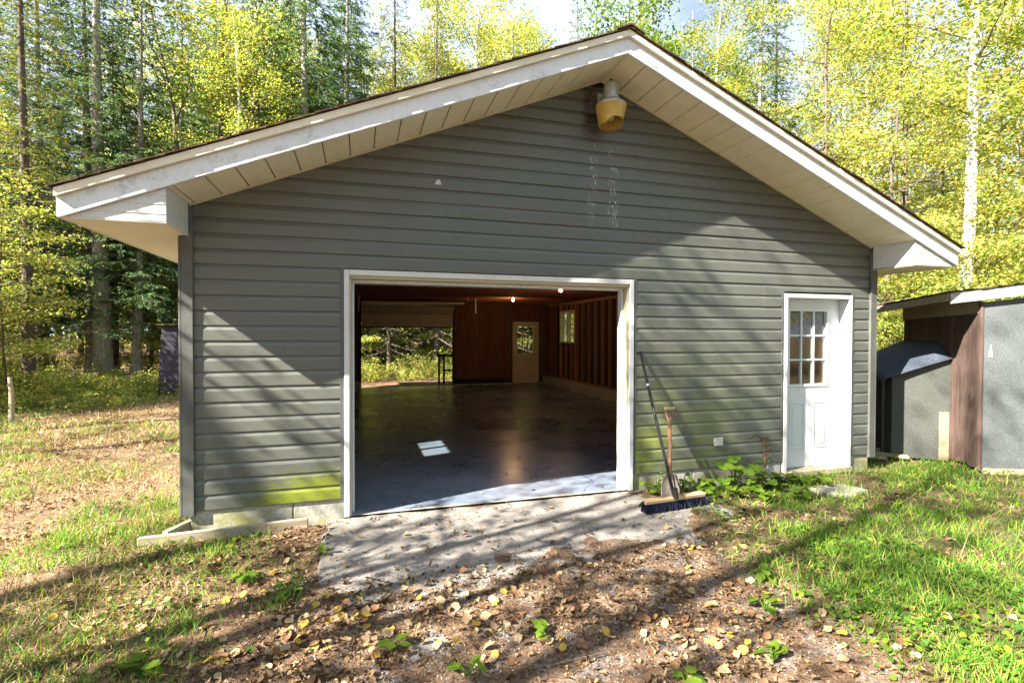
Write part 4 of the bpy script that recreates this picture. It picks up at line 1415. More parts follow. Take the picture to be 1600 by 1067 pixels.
# ------------------------------------------------------------------ vegetation: tree builders
LEAFQ = np.array([(0, -1, 0), (0.6, -0.1, 0.18), (0, 1, 0), (-0.6, -0.1, 0.18)], float)
LEAFF = np.array([(0, 1, 2, 3)])

def crown_mesh(name, C, size, mat, r, tilt=1.2):
    Rm = rotmats(len(C), tilt, r)
    v, f = scatter(LEAFQ, LEAFF, np.asarray(C), Rm, size)
    return mesh_np(name, v, f, mat)

def bez(p0, p1, sag, n, r, wob=0.03):
    t = np.linspace(0, 1, n)[:, None]
    L = np.linalg.norm(np.subtract(p1, p0))
    P = np.asarray(p0) * (1 - t) + np.asarray(p1) * t
    P[:, 2] += sag * L * (4 * t * (1 - t))[:, 0]
    w = r.normal(0, wob * L, (n, 3))
    w[0] = 0
    return P + w * t

def deciduous(name, h, r0, lo, spread, nleaf, ls, mat, bark, seed, elev=(0.15, 0.7), lean=(0, 0), nb=22, flat=0.5, stems=1, sig=0.28):
    r = np.random.default_rng(seed)
    trunks = []
    limbs = []
    tips = []
    wts = []
    for s in range(stems):
        n = 12
        t = np.linspace(0, 1, n)
        lx, ly = lean
        if stems > 1:
            a = s * 2 * math.pi / stems + 0.5
            lx, ly = lean[0] + 0.16 * math.cos(a), lean[1] + 0.10 * math.sin(a)
        wob = np.cumsum(r.normal(0, 0.022 * h / n * 2, (n, 2)), axis=0)
        T = np.stack([lx * h * t + wob[:, 0], ly * h * t + wob[:, 1], -0.2 + (h + 0.2) * t], 1)
        rad = r0 * (1 - 0.86 * t ** 0.9)
        rad[0] *= 1.35
        trunks.append(tube_np(T, rad, 9))
        for b in range(nb // stems):
            f = lo + (0.97 - lo) * (b + r.uniform(0, 1)) / (nb // stems)
            base = np.array([np.interp(f, t, T[:, k]) for k in range(3)])
            az = b * 2.4 + r.uniform(-0.5, 0.5)
            prof = math.sin(math.pi * min(1, (f - lo) / (1 - lo) * 0.8 + 0.18)) ** 0.7
            L = spread * prof * r.uniform(0.6, 1.1) + 0.4
            el = r.uniform(*elev)
            d = np.array([math.cos(az) * math.cos(el), math.sin(az) * math.cos(el), math.sin(el)])
            P = bez(base, base + d * L, -0.04, 6, r, 0.04)
            rb = max(0.012, r0 * (1 - 0.86 * f) * 0.42)
            limbs.append(tube_np(P, np.linspace(rb, 0.006, 6), 5))
            for k in range(5):
                q = r.uniform(0.3, 1.0)
                i = min(4, int(q * 5))
                o = P[i] * (1 - (q * 5 - i)) + P[i + 1] * (q * 5 - i)
                d2 = d * 0.5 + r.normal(0, 0.55, 3)
                d2[2] *= flat
                d2 /= np.linalg.norm(d2)
                L2 = L * r.uniform(0.2, 0.42)
                P2 = bez(o, o + d2 * L2, 0, 4, r, 0.05)
                limbs.append(tube_np(P2, np.linspace(rb * 0.4, 0.004, 4), 4))
                tips.append(P2)
                wts.append(L2)
    wts = np.array(wts) / sum(wts)
    pick = r.choice(len(tips), nleaf, p=wts)
    u = r.uniform(0.1, 1.1, nleaf)
    T2 = np.array(tips)
    x = u * 3
    i = np.clip(x.astype(int), 0, 2)
    fr = (x - i)[:, None]
    C = T2[pick, i] * (1 - fr) + T2[pick, i + 1] * fr
    g = r.normal(0, sig, (nleaf, 3))
    g[:, 2] *= flat
    C = C + g
    sz = ls * r.uniform(0.6, 1.25, nleaf)
    tv, tq = join(trunks)
    lv, lq = join(limbs)
    return {'trunk': mesh_np(name + '_trunk', tv, tq, bark, True), 'limbs': mesh_np(name + '_limbs', lv, lq, M['twig'] if bark is not M['bark_dark'] else bark, True),
            'crown': crown_mesh(name + '_crown', C, sz, mat, r, 1.1)}

NEED = np.array([(0, -1, 0), (0.22, 0.0, 0.05), (0, 1, -0.08), (-0.22, 0.0, 0.05)], float)
def spruce(name, h, r0, lo, Lmax, seed, mat, live=0.35, dens=1.0, lean=(0, 0), bark=None, deadn=1.0, droop=0.35):
    r = np.random.default_rng(seed)
    n = 14
    t = np.linspace(0, 1, n)
    T = np.stack([lean[0] * h * t + 0.05 * np.sin(t * 5 + seed), lean[1] * h * t, -0.2 + (h + 0.2) * t], 1)
    rad = r0 * (1 - 0.93 * t)
    rad[0] *= 1.3
    trunk = tube_np(T, rad, 11)
    limbs = []
    C = []
    D = []
    S = []
    z = lo * h
    while z < h * 0.985:
        f = z / h
        base0 = np.array([np.interp(f, t, T[:, k]) for k in range(3)])
        nb = int(r.integers(4, 7))
        a0 = r.uniform(0, 6.28)
        for b in range(nb):
            az = a0 + b * 6.283 / nb + r.uniform(-0.35, 0.35)
            L = Lmax * (1 - f) ** 0.75 * r.uniform(0.65, 1.15) + 0.15
            dead = f < live and r.uniform() < (live - f) / live * 1.6
            if dead:
                L *= r.uniform(0.4, 0.85) * deadn
            k = 6
            s = np.linspace(0, 1, k)
            dx, dy = math.cos(az), math.sin(az)
            zz = -droop * L * (s ** 1.3) * (1.1 - f) + 0.12 * L * s ** 3
            side = r.normal(0, 0.05 * L)
            P = np.stack([base0[0] + dx * L * s - dy * side * s ** 2, base0[1] + dy * L * s + dx * side * s ** 2, base0[2] + zz + r.uniform(-.08, .08)], 1)
            limbs.append(tube_np(P, np.linspace(max(0.008, 0.022 * (1 - f)), 0.003, k), 4))
            nt = int((L * (5 if dead else 9)) + 2)
            for q in range(nt):
                u = r.uniform(0.18, 1.0)
                x = u * (k - 1)
                i = min(k - 2, int(x))
                o = P[i] * (1 - (x - i)) + P[i + 1] * (x - i)
                sgn = 1 if q % 2 else -1
                d = np.array([dx * 0.75 - dy * sgn * r.uniform(0.5, 1.1), dy * 0.75 + dx * sgn * r.uniform(0.5, 1.1), r.uniform(-0.55, 0.05)])
                d /= np.linalg.norm(d)
                Lt = (0.42 * L * (1.15 - u) + 0.10) * r.uniform(0.6, 1.1)
                if dead:
                    limbs.append(tube_np(np.array([o, o + d * Lt * 0.5 + (0, 0, -0.02), o + d * Lt]), [0.004, 0.003, 0.002], 3))
                    continue
                if q % 3 == 0:
                    limbs.append(tube_np(np.array([o, o + d * Lt]), [0.004, 0.002], 3))
                m_ = max(2, int(Lt / 0.055 * dens))
                w = r.uniform(0, 1, m_)
                C.append(o + d * (Lt * w)[:, None] + r.normal(0, 0.018, (m_, 3)))
                dd = d + r.normal(0, 0.35, (m_, 3)) + np.array([0, 0, -0.18])
                D.append(dd)
                S.append(r.uniform(0.045, 0.085, m_))
        z += r.uniform(0.22, 0.36) * (1.0 if f > live * 0.6 else 1.25)
    lv, lq = join(limbs)
    C = np.concatenate(C); D = np.concatenate(D); S = np.concatenate(S)
    D /= np.linalg.norm(D, axis=1)[:, None]
    up_ = np.array([0, 0, 1.0]) + r.normal(0, 0.4, D.shape)
    X = np.cross(D, up_); X /= np.linalg.norm(X, axis=1)[:, None]
    Z = np.cross(X, D)
    Rm = np.stack([X, D, Z], -1)
    v, f = scatter(NEED, LEAFF, C, Rm, S)
    bk = bark or M['bark_spruce']
    return {'trunk': mesh_np(name + '_trunk', *trunk, bk, True), 'limbs': mesh_np(name + '_limbs', lv, lq, M['twig']), 'crown': mesh_np(name + '_crown', v, f, mat)}

def plant_tree(name, kit, loc, rz, sc, label, cat='tree', group=None):
    o = empty(name, (loc[0], loc[1], float(ground_z(loc[0], loc[1])) if len(loc) < 3 else loc[2]), label, cat, group, rz)
    o.scale = (sc, sc, sc)
    for k in ('trunk', 'limbs', 'crown'):
        if k in kit:
            link(k, kit[k], o)
    return o

K = {}
K['maple'] = deciduous('maple', 14, 0.17, 0.12, 3.2, 12500, 0.058, M['leaf_yellow'], M['bark_dark'], 11, (-0.05, 0.35), nb=34, flat=0.28, sig=0.30)
K['maple2'] = deciduous('maple2', 11, 0.12, 0.10, 2.6, 11500, 0.054, M['leaf_yellow'], M['bark_dark'], 12, (0.0, 0.5), nb=30, flat=0.35, lean=(0.04, 0.02))
K['birch'] = deciduous('birch', 17, 0.16, 0.35, 2.3, 19000, 0.055, M['leaf_mixed'], M['bark_birch'], 13, (0.3, 1.0), nb=30, flat=0.8)
K['aspen'] = deciduous('aspen', 18, 0.18, 0.45, 2.7, 15000, 0.056, M['leaf_yellow'], M['bark_birch'], 14, (0.2, 0.9), nb=28, flat=0.8, lean=(0.02, 0))
K['ash'] = deciduous('ash', 15, 0.15, 0.40, 2.8, 13000, 0.060, M['leaf_mixed'], M['twig'], 15, (0.5, 1.1), nb=24, flat=0.8, stems=3)
K['green'] = deciduous('green', 13, 0.15, 0.15, 2.7, 20000, 0.058, M['leaf_green'], M['bark_dark'], 16, (0.1, 0.7), nb=30, flat=0.6)
K['sapling'] = deciduous('sapling', 5.5, 0.035, 0.12, 1.6, 7000, 0.045, M['leaf_yellow'], M['bark_dark'], 17, (0.0, 0.5), nb=22, flat=0.3, sig=0.2)
K['sapling2'] = deciduous('sapling2', 4.2, 0.03, 0.10, 1.3, 6000, 0.042, M['leaf_mixed'], M['bark_dark'], 18, (0.1, 0.6), nb=20, flat=0.4, sig=0.2)
K['bare'] = deciduous('bare', 17, 0.2, 0.35, 2.6, 1000, 0.07, M['leaf_mixed'], M['bark_dark'], 19, (0.2, 0.8), nb=20, flat=0.7)
K['barestems'] = deciduous('barestems', 9.5, 0.085, 0.25, 2.3, 2300, 0.055, M['leaf_mixed'], M['bark_dark'], 33, (0.2, 0.9), nb=33, flat=0.7, stems=3, sig=0.22)
K['bareleaning'] = deciduous('bareleaning', 17, 0.17, 0.40, 2.6, 650, 0.08, M['leaf_mixed'], M['bark_dark'], 20, (0.3, 0.9), nb=16, flat=0.8, lean=(-0.25, 0.22))
K['spruce'] = spruce('spruce', 18, 0.25, 0.14, 3.6, 21, M['needle'], 0.20, 1.8, droop=0.5)
K['spruce2'] = spruce('spruce2', 16, 0.17, 0.12, 2.9, 22, M['needle'], 0.20, 1.6, droop=0.45, lean=(-0.02, 0.01))
K['spruce_big'] = spruce('spruce_big', 18, 0.29, 0.22, 3.0, 27, M['needle'], 0.36, 1.1, droop=0.4)
K['spruce3'] = spruce('spruce3', 15, 0.15, 0.10, 2.2, 23, M['needle_yellow'], 0.42, 0.9, bark=M['bark_dark'])
K['snag'] = spruce('snag', 15, 0.14, 0.10, 2.2, 24, M['needle_yellow'], 0.80, 0.7, bark=M['bark_dark'], deadn=1.2)

# --- trees that can be singled out
N = [
 ('spruce_tree', 'spruce_big', (-8.25, 15.7), 0.3, 1.0, 'thickest pale spotted spruce trunk standing at the yard edge left of the garage'),
 ('spruce_tree', 'spruce2', (-9.0, 16.9), 1.9, 1.15, 'darker spruce trunk leaning left just behind the thickest spruce'),
 ('spruce_tree', 'spruce2', (-7.3, 15.8), 4.0, 0.95, 'slimmer grey spruce trunk between the thick spruce and the outhouse'),
 ('spruce_tree', 'spruce3', (-8.9, 18.4), 5.0, 0.9, 'thin dark conifer trunk seen between the two pale spruces'),
 ('spruce_tree', 'spruce', (-11.8, 19.5), 2.3, 1.0, 'large spruce with sweeping boughs at the far left above the yard'),
 ('spruce_tree', 'spruce', (-5.9, 22.2), 4.3, 1.05, 'tall dense spruce just left of the multi-stemmed tree'),
 ('spruce_tree', 'spruce2', (-7.2, 20.3), 5.3, 1.1, 'blue-green spruce whose boughs hang behind the left eave'),
 ('maple_tree', 'maple2', (-12.6, 17.6), 2.0, 0.95, 'sunlit yellow tree with a mossy lit trunk left of the spruces'),
 ('ash_tree', 'ash', (-5.4, 18.6), 0.4, 1.08, 'pale multi-stemmed tree leaning over the left roof slope'),
 ('birch_tree', 'birch', (-4.2, 21.5), 1.0, 1.0, 'white barked birch behind the left roof slope among spruces'),
 ('spruce_tree', 'spruce', (-2.0, 17.2), 2.2, 1.1, 'dark green spruce above the middle of the left roof slope'),
 ('spruce_tree', 'spruce2', (-3.6, 18.0), 1.2, 1.1, 'spruce with bare twiggy side next to the multi-stemmed tree'),
 ('aspen_tree', 'aspen', (5.1, 19.2), 0.0, 1.0, 'yellow aspen with white trunk left of the roof peak'),
 ('aspen_tree', 'aspen', (7.2, 20.4), 2.1, 1.0, 'second white trunked yellow aspen nearer the roof peak'),
 ('birch_tree', 'birch', (9.8, 20.8), 3.3, 1.0, 'tall birch with yellow green leaves right over the roof peak'),
 ('spruce_tree', 'snag', (9.5, 16.5), 0.5, 1.1, 'half dead conifer with tangled bare branches right of the roof peak'),
 ('spruce_tree', 'spruce3', (8.2, 17.4), 2.6, 1.0, 'yellowish sunlit conifer just right of the roof peak'),
 ('birch_tree', 'birch', (12.2, 17.6), 5.2, 0.95, 'thin pale trunk rising from the right roof slope'),
 ('spruce_tree', 'spruce2', (14.6, 15.0), 0.9, 1.0, 'narrow blue-green spruce above the right roof slope'),
 ('maple_tree', 'maple', (15.7, 9.3), 1.0, 1.0, 'crooked dark trunked yellow maple above the right eave'),
 ('maple_tree', 'maple', (18.5, 8.4), 3.4, 1.05, 'broad yellow maple in layered sprays at the upper right edge'),
 ('aspen_tree', 'aspen', (18.8, 10.5), 4.4, 0.9, 'white aspen trunk behind the yellow layered maple'),
 ('maple_tree', 'maple2', (14.0, 6.0), 5.0, 0.9, 'young yellow maple directly behind the shed roof'),
 ('sapling', 'sapling', (-9.9, 12.9), 1.1, 0.85, 'bright yellow green sapling left of the thick spruce trunk'),
 ('sapling', 'sapling', (-11.0, 13.8), 2.6, 1.1, 'yellow sapling spreading at the far left of the yard'),
 ('sapling', 'sapling2', (-6.0, 16.6), 3.6, 0.9, 'small sapling between the slim spruce and the outhouse'),
 ('sapling', 'sapling', (10.4, 5.6), 0.6, 0.9, 'yellow sapling in the gap between garage corner and shed'),
 ('sapling', 'sapling2', (11.8, 5.1), 2.6, 1.1, 'leafy green sapling over the middle of the shed roof'),
 ('spruce_tree', 'spruce', (-0.4, 20.0), 0.9, 1.1, 'dark spruce further up behind the left roof slope beside yellow aspens'),
 ('spruce_tree', 'spruce', (-12.6, 15.0), 3.1, 1.0, 'spruce with low hanging boughs at the far left edge of the wood'),
 ('aspen_tree', 'aspen', (1.6, 23.0), 1.3, 1.0, 'yellow aspen over the middle of the left roof slope'),
 ('maple_tree', 'maple', (2.6, 25.0), 1.9, 1.15, 'tall yellow crown behind the two white aspens'),
 ('sapling', 'sapling', (0.9, 18.5), 2.0, 0.9, 'yellow sapling framed by the open back doorway'),
 ('spruce_tree', 'spruce3', (0.3, 19.5), 0.4, 0.9, 'dark trunk at the left side of the open back doorway'),
 ('spruce_tree', 'snag', (1.6, 18.2), 1.4, 1.2, 'middle one of the dark trunks framed by the back doorway'),
 ('spruce_tree', 'snag', (3.2, 16.6), 2.4, 1.1, 'dark trunk at the right side of the open back doorway'),
]
for nm, kk, p, rz, sc, lb in N:
    plant_tree(nm, K[kk], p, rz, sc, lb)
spec = [(n[2][0], n[2][1]) for n in N]

# --- the rest of the wood
frng = np.random.default_rng(77)
pts = list(spec)
kinds = [('spruce_tree', 'spruce', 0.15), ('spruce_tree', 'spruce2', 0.13), ('spruce_tree', 'spruce3', 0.10), ('birch_tree', 'birch', 0.14), ('aspen_tree', 'aspen', 0.13), ('maple_tree', 'maple', 0.10), ('maple_tree', 'maple2', 0.11), ('broadleaf_tree', 'green', 0.07), ('spruce_tree', 'snag', 0.07)]
pk = np.array([k[2] for k in kinds]); pk /= pk.sum()
def where(ad, d):
    # which landmark of the garage or yard the tree stands behind
    names = [(-38, 'beyond the wooden post'), (-30, 'at the far edge of the yard'), (-24, 'behind the thick spruce'), (-19, 'over the left eave'), (-13, 'behind the outhouse'), (-7, 'above the lower left roof slope'), (0, 'above the middle left roof slope'),
             (8, 'above the upper left roof slope'), (16, 'just left of the roof peak'), (24, 'behind the roof peak'), (31, 'above the upper right roof slope'), (38, 'above the middle right roof slope'), (45, 'above the lower right roof slope'), (51, 'over the right eave'), (58, 'behind the lean-to'), (66, 'behind the shed')]
    w = next((n for lim, n in names if ad < lim), 'well past the shed')
    return ', ' + ('farther back ' if d > 30 else '') + w
LAB = {'spruce': 'tall dark spruce deep in the wood', 'spruce2': 'slim dark spruce deep in the wood', 'spruce3': 'yellowish conifer deeper in the wood', 'birch': 'pale trunked birch deeper in the wood', 'aspen': 'yellow leaved aspen deeper in the wood', 'maple': 'yellow layered maple deeper in the wood', 'maple2': 'young yellow maple deeper in the wood', 'green': 'round crowned green tree deeper in the wood', 'snag': 'mostly bare conifer deeper in the wood'}
cnt = 0
for tries in range(6000):
    if cnt >= 150:
        break
    d = 17.5 + 26 * frng.uniform() ** 1.3
    a = math.radians(frng.uniform(-47, 84))
    p = (CAM[0] + d * math.sin(a), CAM[1] + d * math.cos(a))
    if -4.5 < p[0] < 9 and p[1] < 15:
        continue
    if math.degrees(a) < -30 and p[1] < 19.5:
        continue
    if p[0] > 6 and p[1] < 3.0 and p[0] < 13:
        continue
    if -26 < math.degrees(a) < -14.5 and d < 21.5:
        continue
    if any((p[0] - q[0]) ** 2 + (p[1] - q[1]) ** 2 < 1.8 ** 2 for q in pts):
        continue
    pts.append(p)
    ad = math.degrees(a)
    w_ = pk.copy()
    if ad < 5 and d < 34 and frng.uniform() < 0.45:
        continue
    if ad < -14:
        w_ *= np.array([2.6, 2.6, 1.5, 0.8, 0.5, 0.2, 0.5, 1.6, 0.8])
    elif ad < 12:
        w_ *= np.array([1.0, 1.0, 1.0, 1.3, 1.6, 0.4, 0.8, 1.0, 0.8])
    elif ad < 34:
        w_ *= np.array([1.0, 1.6, 2.4, 1.2, 0.8, 0.3, 0.5, 0.8, 2.8])
    else:
        w_ *= np.array([0.15, 0.4, 0.7, 1.4, 1.4, 1.3, 1.3, 0.6, 1.0])
        if frng.uniform() < 0.5:
            continue
    k = kinds[frng.choice(len(kinds), p=w_ / w_.sum())]
    kk = k[1]
    plant_tree(k[0], K[kk], p, frng.uniform(0, 6.28), frng.uniform(0.75, 1.15), LAB[kk] + where(math.degrees(a), d), 'tree', 'other trees: ' + LAB[kk])
    cnt += 1
# saplings and brush under the trees
cnt = 0
for tries in range(3000):
    if cnt >= 80:
        break
    d = frng.uniform(15, 27)
    a = math.radians(frng.uniform(-46, 80))
    p = (CAM[0] + d * math.sin(a), CAM[1] + d * math.cos(a))
    if -4.5 < p[0] < 8.5 and p[1] < 15.5:
        continue
    if p[0] > 6 and p[1] < 4.0 and p[0] < 13:
        continue
    if -26 < math.degrees(a) < -14.5 and d < 21.5:
        continue
    if any((p[0] - q[0]) ** 2 + (p[1] - q[1]) ** 2 < 1.1 ** 2 for q in pts):
        continue
    pts.append(p)
    kk = 'sapling' if frng.uniform() < 0.6 else 'sapling2'
    lb = {'sapling': 'yellow leaved sapling in the brush', 'sapling2': 'yellow green sapling in the brush'}[kk]
    plant_tree('sapling', K[kk], p, frng.uniform(0, 6.28), frng.uniform(0.6, 1.2), lb + where(math.degrees(a), d * 1.6), 'sapling', 'brush: ' + lb)
    cnt += 1

# --- trees south and west of the yard: they cast the dappled shade and show in the door glass
SH = [
 ('barestems', (-5.2, -3.3), 0.6, 1.0),
 ('barestems', (-7.6, -4.6), 2.6, 1.1),
 ('bare', (-8.3, -5.6), 3.4, 0.85),
 ('bareleaning', (-9.6, -5.6), 0.1, 1.0),
 ('bare', (-13.5, 0.6), 2.9, 0.8),
 ('bare', (-11.0, 3.8), 1.9, 0.8),
 ('aspen', (-19.0, 4.5), 0.9, 0.8),
 ('spruce2', (-2.5, -17.5), 0.7, 1.0),
 ('maple', (1.5, -19.0), 2.7, 1.0),
 ('spruce', (5.5, -17.0), 1.7, 1.0),
 ('green', (9.0, -18.0), 3.7, 1.1),
 ('spruce3', (12.5, -14.5), 4.7, 1.0),
 ('maple', (16.0, -12.0), 5.7, 1.0),
 ('birch', (19.0, -8.0), 0.1, 1.0),
 ('green', (-7.0, -15.0), 0.9, 1.0),
 ('maple2', (22.0, -3.0), 3.9, 1.0),

]
for i, (kk, p, rz, sc) in enumerate(SH):
    plant_tree({'s': 'spruce_tree', 'm': 'maple_tree', 'b': 'birch_tree', 'a': 'aspen_tree', 'g': 'broadleaf_tree'}[kk[0]], K[kk], p, rz, sc, 'tree of the yard edge that throws its shade over the grass and siding', 'tree', 'trees shading the yard')

# --- far wood: one mass
r = np.random.default_rng(5)
n = 420
ang_ = np.radians(r.uniform(-62, 95, n)); dd = r.uniform(44, 70, n)
tr = []
for a, d in zip(ang_, dd):
    x_, y_ = CAM[0] + d * math.sin(a), CAM[1] + d * math.cos(a)
    hh = r.uniform(9, 17)
    tr.append(tube_np(np.array([(x_, y_, -0.3), (x_ + r.normal(0, .3), y_, hh * 0.5), (x_ + r.normal(0, .5), y_, hh)]), [0.2, 0.14, 0.04], 5))
tv_, tq_ = join(tr)
link('distant_woods', mesh_np('far_trunks', tv_, tq_, M['twig']), kind='stuff', label='far trunks of the wood')
nl = 90000
a = np.radians(r.uniform(-62, 95, nl)); d = r.uniform(43, 70, nl)
zc = r.beta(1.4, 1.8, nl) * 16
C = np.stack([CAM[0] + d * np.sin(a), CAM[1] + d * np.cos(a), zc], 1)
keep = vnoise(a * 40, zc * 0.5 + d * 0.3, 1.0) > 0.36
C = C[keep]
link('distant_foliage', crown_mesh('far_leaves', C, r.uniform(0.14, 0.3, len(C)), M['leaf_yellow'], r), kind='stuff', label='far yellow foliage of the wood')

# ------------------------------------------------------------------ ground cover
def polar(n, r0, r1, a0, a1, rr):
    d = r0 * (r1 / r0) ** rr.uniform(0, 1, n)
    a = np.radians(rr.uniform(a0, a1, n))
    return CAM[0] + d * np.sin(a), CAM[1] + d * np.cos(a), d

def outside(x, y):
    g = (x > -1.26) & (x < 6.2) & (y > -0.035) & (y < YB)
    # shed footprint (rotated)
    lx = (x - 7.368) * math.cos(TH) - (y + 0.459) * math.sin(TH)
    ly = (x - 7.368) * math.sin(TH) + (y + 0.459) * math.cos(TH)
    s = (lx > -0.02) & (ly > -0.02) & (ly < 1.6)
    l = (lx > -0.72) & (lx <= 0) & (ly > 0.5) & (ly < 1.5)
    return ~(g | s | l)

def apron(x, y):
    n_ = 0.5 * (vnoise(x, y, 2.2) - 0.5)
    return sstep(x, -0.3, -0.1) * sstep(-x - n_ * 0.6, -3.1, -2.5) * sstep(y + n_, -1.5, -1.0) * sstep(-y, -0.3, 0.0)

def lift(x, y):
    return np.where((x > -0.14) & (x < 3.05) & (y > -1.6), np.maximum(0.0, -0.008 - ground_z(x, y)), 0.0)

def lawn_r(x, y):
    n_ = vnoise(x, y, 0.9) - 0.5
    e = x + n_ * 0.7 - 0.12 * (y + 2)
    bare = np.exp(-(((x - 3.9) / 0.8) ** 2 + ((y + 1.15) / 0.22) ** 2)) + np.exp(-(((x - 5.3) / 0.7) ** 2 + ((y + 1.0) / 0.18) ** 2)) + 0.8 * sstep(vnoise(x + 9, y, 1.7), 0.62, 0.8)
    return sstep(e, 2.75, 3.4) * sstep(-y, -4, 0.1) * np.clip(1 - 0.75 * bare, 0.08, 1)

def lawn_l(x, y):
    m_ = vnoise(x + 3, y, 0.75)
    m2 = vnoise(x, y + 9, 2.2)
    left = sstep(-x, 0.35, 1.2)
    g = left * sstep(m_ * 0.6 + m2 * 0.4, 0.44, 0.62) * (1 - 0.55 * sstep(-y, 0.2, 0.9))
    # the strip beside the corner board and a greener tongue further back
    g = np.maximum(g, left * np.exp(-(((x + 1.6) / 0.35) ** 2 + ((y - 0.55) / 0.5) ** 2)))
    g = np.maximum(g, 0.9 * np.exp(-(((x + 3.3) / 0.9) ** 2 + ((y - 2.3) / 0.5) ** 2)))
    g = np.maximum(g, 0.8 * np.exp(-(((x + 2.6) / 0.8) ** 2 + ((y - 4.7) / 0.5) ** 2)))
    g = np.maximum(g, 0.55 * np.exp(-(((x + 1.15) / 0.9) ** 2 + ((y + 0.85) / 0.16) ** 2)))
    g = np.maximum(g, 0.6 * np.exp(-(((x + 1.5) / 0.5) ** 2 + ((y + 1.6) / 0.35) ** 2)))
    return g

BL = np.array([(-0.5, 0, 0), (0.5, 0, 0), (0.38, 0.10, 0.55), (-0.38, 0.10, 0.55), (0, 0.42, 1.0)], float)
BF1 = np.array([(0, 1, 2, 3)]); BF2 = np.array([(3, 2, 4)])
def blades(name, x, y, hgt, wid, mat, tilt, rr, label):
    n_ = len(x)
    C = np.stack([x, y, ground_z(x, y) - 0.004], 1)
    Rm = rotmats(n_, tilt, rr)
    S = np.stack([wid, hgt, hgt], 1)
    v, f1 = scatter(BL, BF1, C, Rm, S)
    f2 = BF2[None] + (np.arange(n_) * 5)[:, None, None]
    link(name, mesh_np(name, v, [f1, f2.reshape(-1, 3)], mat), kind='stuff', label=label)

gr_ = np.random.default_rng(31)
x, y, d = polar(300000, 1.5, 17, -60, 78, gr_)
den = np.maximum(lawn_r(x, y) * (0.35 + 0.65 * sstep(vnoise(x, y, 2.4), 0.25, 0.6)), lawn_l(x, y) * 0.75)
ok = outside(x, y) & (gr_.uniform(0, 1, len(x)) < den) & (apron(x, y) < 0.3)
x, y, d = x[ok], y[ok], d[ok]
hg = gr_.uniform(0.025, 0.075, len(x)) * (0.7 + 0.9 * vnoise(x, y, 3.1)) * (1 + 0.05 * d)
blades('lawn_grass', x, y, hg, 0.0035 + 0.0006 * d, M['grass'], 0.75, gr_, 'short green grass of the yard')
# longer tufts
tc = []
for k in range(150):
    xx, yy, dd_ = polar(1, 2.0, 11, -50, 70, gr_)
    if gr_.uniform() < (lawn_r(xx, yy) * 0.8 + lawn_l(xx, yy))[0] and outside(xx, yy)[0]:
        tc.append((xx[0], yy[0]))
tc += [(4.9, -0.75), (5.3, -0.45), (5.8, -0.5), (6.4, -0.2), (3.9, -0.85), (4.1, -0.95), (-1.45, 0.5), (-1.5, 0.2), (-1.35, -0.15), (-0.35, -1.45), (-0.25, -1.2), (6.9, 0.2), (6.6, -0.9), (6.2, -1.2)]
X_, Y_ = [], []
for (a, b) in tc:
    k = int(gr_.integers(30, 70))
    X_.append(a + gr_.normal(0, 0.045, k)); Y_.append(b + gr_.normal(0, 0.045, k))
x = np.concatenate(X_); y = np.concatenate(Y_)
ok = outside(x, y)
x, y = x[ok], y[ok]
blades('grass_tufts', x, y, gr_.uniform(0.07, 0.16, len(x)), np.full(len(x), 0.0045), M['grass'], 0.8, gr_, 'longer tufts of grass')
# dry straw lying about on the left yard
x, y, d = polar(60000, 1.6, 14, -60, 10, gr_)
xa_ = gr_.uniform(-10, -1.3, 45000); ya_ = gr_.uniform(-1, 11, 45000)
x = np.concatenate([x, xa_]); y = np.concatenate([y, ya_]); d = np.concatenate([d, np.hypot(xa_, ya_ + 4.8)])
den = sstep(-x, 0.6, 1.6) * (0.25 + 0.75 * sstep(vnoise(x, y, 1.6), 0.35, 0.6))
ok = outside(x, y) & (gr_.uniform(0, 1, len(x)) < den)
x, y, d = x[ok], y[ok], d[ok]
blades('dry_grass', x, y, gr_.uniform(0.04, 0.12, len(x)), 0.003 + 0.0007 * d, M['straw'], 1.5, gr_, 'flattened dry grass and straw')

# low broad-leaved weeds and clover
RL = np.array([(0, -1, 0), (0.62, -0.55, 0.12), (0.75, 0.15, 0.16), (0, 1, 0.02), (-0.75, 0.15, 0.16), (-0.62, -0.55, 0.12)], float)
RF = np.array([(0, 1, 2, 3), (0, 3, 4, 5)])
def flatleaves(name, x, y, hz, sz, mat, tilt, rr, label):
    C = np.stack([x, y, ground_z(x, y) + hz], 1)
    v, f = scatter(RL, RF, C, rotmats(len(x), tilt, rr), sz)
    link(name, mesh_np(name, v, f, mat), kind='stuff', label=label)
x, y, d = polar(90000, 1.5, 14, -58, 76, gr_)
den = lawn_r(x, y) * sstep(vnoise(x + 5, y, 1.4), 0.35, 0.6) * 0.8 + lawn_l(x, y) * 0.25 * sstep(vnoise(x, y, 2), 0.45, 0.6)
ok = outside(x, y) & (gr_.uniform(0, 1, len(x)) < den)
x, y, d = x[ok], y[ok], d[ok]
flatleaves('ground_cover', x, y, gr_.uniform(0.008, 0.05, len(x)), gr_.uniform(0.008, 0.02, len(x)) * (1 + 0.05 * d), M['weed'], 0.7, gr_, 'low clover and small weeds in the lawn')

